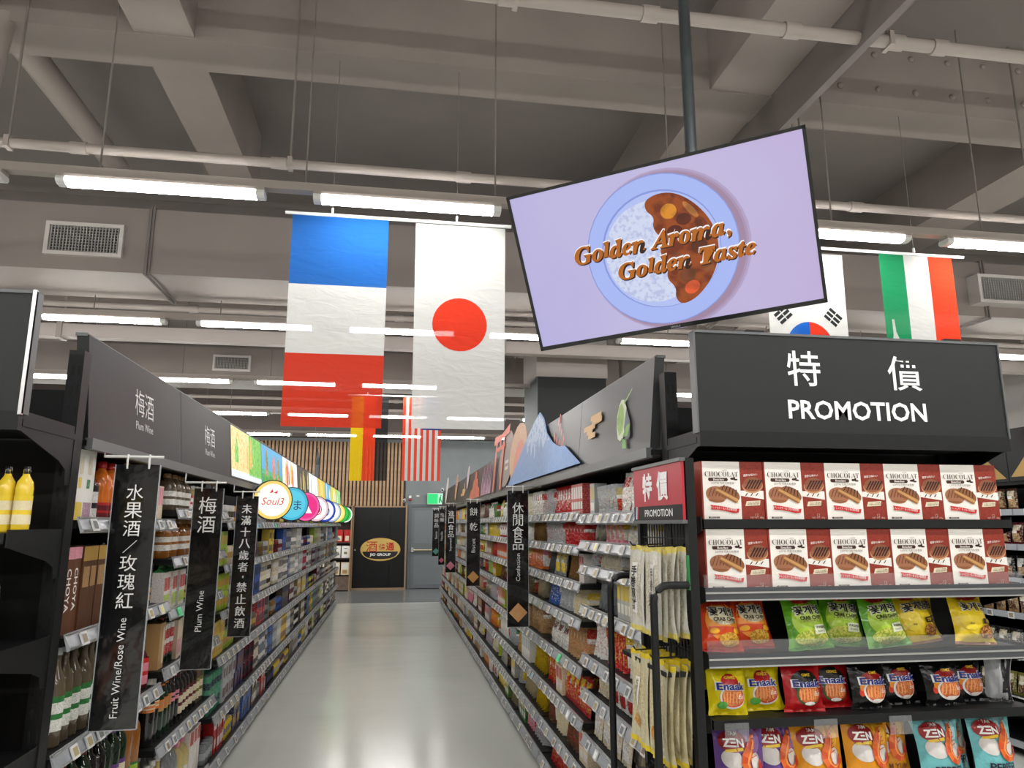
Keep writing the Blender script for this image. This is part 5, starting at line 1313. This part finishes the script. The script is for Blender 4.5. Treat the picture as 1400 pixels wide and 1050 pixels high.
mb = MB(); mb.poly(shp, lambda x, y: (x, -.014, y), (204,172,96)); mb.poly([(p[0]*.95, p[1]*.93) for p in shp if p[1] < -.05], lambda x, y: (x, -.016, y), (26,24,26)); mb.obj('badge_face', MATS['gold_print'], bd)
T = MB(); mpb = lambda x, y: (x, -.019, y)
put_text(T, '酒', mpb, -.22, .07, h=.27, col=(186,36,30)); put_text(T, '條', mpb, .04, .06, h=.15, col=(186,36,30), bold=.02); put_text(T, '通', mpb, .24, .07, h=.2, col=(186,36,30), bold=.02)
put_text(T, 'JIO GROUP', mpb, 0, -.135, w=.52, h=.085, col=(238,236,232), bold=.03); T.obj('lettering', M_FLAT, bd)
# recessed wooden shelf with gift boxes
M_WOODG = mat('walnut_front', (112,92,78), .5, noise=(9, (96,78,66), .35, .65))
cs = thing('wall_cabinet', 'walnut display cabinet beside the black doors', 'cabinet', (-1.9, YB-.38, 0))
MB().box(-.9,.9,.36,.38,0,2.06).obj('back_panel', mat('walnut_dark', (64,50,42), .6), cs)
MB().box(.87,.9,0,.38,0,2.06).obj('side_panel', MATS['oak_trim'], cs); MB().box(-.9,.87,0,.38,2.03,2.06).obj('top_panel', M_WOODG, cs)
MB().box(-.9,.87,.0,.37,.02,.38).obj('base_front', M_WOODG, cs)
for z in (.38,.79,1.17,1.74): MB().box(-.9,.87,.0,.36,z-.03,z).obj('shelf', MATS['walnut_dark'], cs)
gb = [carton(.19,.15,.3,'cream','tan',[(.15,.85,.5,.9,'white','black'),(.2,.8,.1,.4,'tan','black')], 'cream gift box with dark bottle print', name='gift_box'), carton(.2,.15,.29,'white','cream',[(.3,.7,.3,.5,'olive','white'),(.3,.7,.75,.82,'grey',None)], 'white gift box', name='gift_box'),
      carton(.16,.15,.28,'grey','grey',[(.25,.75,.0,.2,'white',None)], 'dark grey gift box', name='gift_box'), carton(.15,.15,.3,'red','maroon',[(.2,.8,.1,.5,'cream','tan')], 'red gift box with cream label', name='gift_box')]
seq = [(gb[0],.381),(gb[1],.791)]
for si, (P, z) in enumerate(seq):
    for k in range(6): place(P, Mxf(-1.13-.225*k, YB-.27, z), '%s, %s walnut cabinet shelf, %s from the doors' % (P.desc, ('lowest','middle')[si], ORD[k]), 'gift boxes in the walnut cabinet')
for k in range(6): P = gb[3] if k < 2 else gb[2]; place(P, Mxf(-1.11-.18*k, YB-.27, 1.171), '%s, third walnut cabinet shelf, %s from the doors' % (P.desc, ORD[k]), 'gift boxes in the walnut cabinet')
P = bottle('wine',.24,.035,'amber','red','white','red')
for k in range(6): place(P, Mxf(-1.1-.09*k, YB-.25, 1.741), 'small amber bottle on the top shelf of the walnut cabinet, %s from the doors' % ORD[k], 'bottles on the walnut cabinet')
# grey fire door
M_DOORG = mat('grey_door', (98,104,107), .45)
d3 = struct(MB().box(.47, 1.40, YB-.05, YB, .02, 2.04).obj('door_3', M_DOORG), 'grey metal fire door with push bar')
MB().box(.55,1.32,YB-.058,YB-.05,1.12,1.95).obj('door_panel', mat('grey_door_panel', (106,112,115), .45), d3); MB().box(.55,1.32,YB-.058,YB-.05,.1,.82).obj('door_panel', MATS['grey_door_panel'], d3)
MB().tube([(.50,YB-.11,.96),(1.36,YB-.11,.96)], .02, 10).obj('push_bar', mat('brass_bar', (190,176,140), .3, metal=.6), d3)
MB().box(.48,.54,YB-.13,YB-.05,.91,1.02).box(1.32,1.37,YB-.13,YB-.05,.91,1.02).obj('push_bar_mount', M_CHROME, d3)
struct(MB().box(.40,.47,YB-.07,YB,0,2.11).box(1.40,1.47,YB-.07,YB,0,2.11).box(.47,1.40,YB-.07,YB,2.04,2.11).obj('trim_3', mat('door_frame_grey', (84,90,93), .45)), 'grey door frame')
# exit sign, cameras, switch box
ex = thing('exit_sign', 'green lit exit sign above the grey door', 'sign', (1.06, YB-.15, 2.11))
MB().box(-.2,.2,0,.06,0,.28).obj('sign_case', M_WHITE, ex)
mb = MB(); mp = lambda x, y: (x, -.002, y); mb.poly(rect(-.195,.07,.01,.27), mp, (40,214,120)); mb.poly(rect(.07,.195,.01,.27), mp, (190,244,214)); mb.poly([(.09,.03),(.12,.03),(.135,.1),(.16,.04),(.18,.05),(.15,.15),(.155,.2),(.12,.2),(.1,.15)], lambda x, y: (x, -.003, y), (30,150,84)); mb.poly(ell(.145,.225,.018,.02,10), lambda x, y: (x, -.003, y), (30,150,84)); mb.obj('lit_face', M_LITF, ex)
def camera_dome(x, y, z, label):
    o = thing('security_camera', label, 'camera', (x, y, z))
    MB().tube([(0,.06,.03),(0,.03,.0),(0,0,0)], .012, 8).obj('arm', M_WHITE, o); MB().tube([(0,.02,0),(-.02,-.12,-.03)], .035, 12).obj('camera_body', M_WHITE, o); MB().tube([(-.02,-.12,-.03),(-.021,-.125,-.031)], .025, 10).obj('lens', M_BLACKPANEL, o)
camera_dome(.28, YB-.12, 2.22, 'white bullet camera above the black doors'); camera_dome(1.25, YB-.12, 2.5, 'white camera above the exit sign')
o = thing('alarm_light', 'small white and red alarm light beside the fire door', 'alarm', (.42, YB-.05, 2.2)); MB().lathe([(.035,0),(.035,.04),(.02,.06)], 12).obj('base', mat('red_lens', (170,40,36), .3), o); MB().lathe([(.04,.06),(.04,.1),(.03,.13)], 12).obj('cap', M_WHITE, o)
o = thing('wall_switch', 'small grey box on the wall left of the exit sign', 'switch', (.62, YB-.02, 2.32)); MB().box(-.06,.06,0,.02,-.02,.03).obj('plate', mat('switch_grey', (140,146,148), .5), o); MB().box(-.03,.03,-.006,0,-.008,.018).obj('rocker', M_WHITE, o)
sk = thing('pointed_pole', 'dark pointed pole standing before the slat wall', 'pole', (-1.7, 16.6, 0)); MB().tube([(0,0,0),(0,0,2.9)], .05, 8).obj('pole_shaft', M_GREYSTEEL, sk); MB().lathe([(.05,2.9),(.03,3.1),(.004,3.3)], 8).obj('pole_tip', M_GREYSTEEL, sk)

# ================================================================ NEXT AISLE, seen past the right end of the promotion shelving
XN = 4.4; nz = [1.7,1.455,1.22,.98,.7,.4,.1]
for b in range(3):
    y0 = 3.4+1.2*b
    t = thing('shelving_bay', 'black shelving bay of the next aisle at the right edge, %s from front' % ORD[b], 'shelving', (XN, y0, 0), group='next aisle bays')
    MB().box(.55,.57,0,1.2,0,2.2).obj('back_panel', M_BLACKPANEL, t); MB().box(.5,.55,0,.03,0,2.2).obj('upright', M_BLACKSTEEL, t)
    for z in nz:
        sh = MB().box(0,.55,.005,1.195,z-.03,z).obj('shelf', M_BLACKSTEEL, t); MB().box(-.02,-.002,.005,1.195,z-.035,z+.008).obj('price_rail', M_RAIL, sh)
        for k in range(6): inst(TAGS[k % 5], 'price_tag', sh, (-.022, .12+.19*k, z-.014), (0,0,-PI/2))
    MB().box(0,.5,0,1.2,1.88,1.9).obj('canopy', M_BLACKSTEEL, t); h = MB().box(-.01,.03,.003,1.197,1.905,2.28).obj('header_panel', M_SIGNDK, t)
    mp = plane_map((-.0115,.6,1.905), (0,-1,0), (0,0,1))
    mb = MB(); mb.poly([(-.58,.03),(.05,.03),(-.25,.37)] if b != 1 else [(-.52,.02),(.58,.02),(.2,.36),(-.1,.36)], mp, (176,142,84)); mb.obj('gold_print', M_FLAT, h)
    for si, z in enumerate(nz[:-1]):
        cols = ['brown','maroon','black','tan','black','olive']; c = cols[si]
        P = bag(.1,.16,.05,c,'cream' if si != 2 else 'white','brown' if si > 2 else 'tan',seed=si, desc='%s coffee pouch' % c, name='coffee_pouch')
        for k in range(10):
            if k % 2 == 0 or True: 
                o = place(P, Mxf(XN+.06, y0+.07+.113*k, z+.001, -PI/2+R.uniform(-.1,.1), -.08), '%s coffee pouch, %s shelf, %s bay of the next aisle' % (c, SH[si], ORD[b]), '%s coffee pouches on %s shelf of bay %d in next aisle' % (c, SH[si], b+1))
flush_stuff()
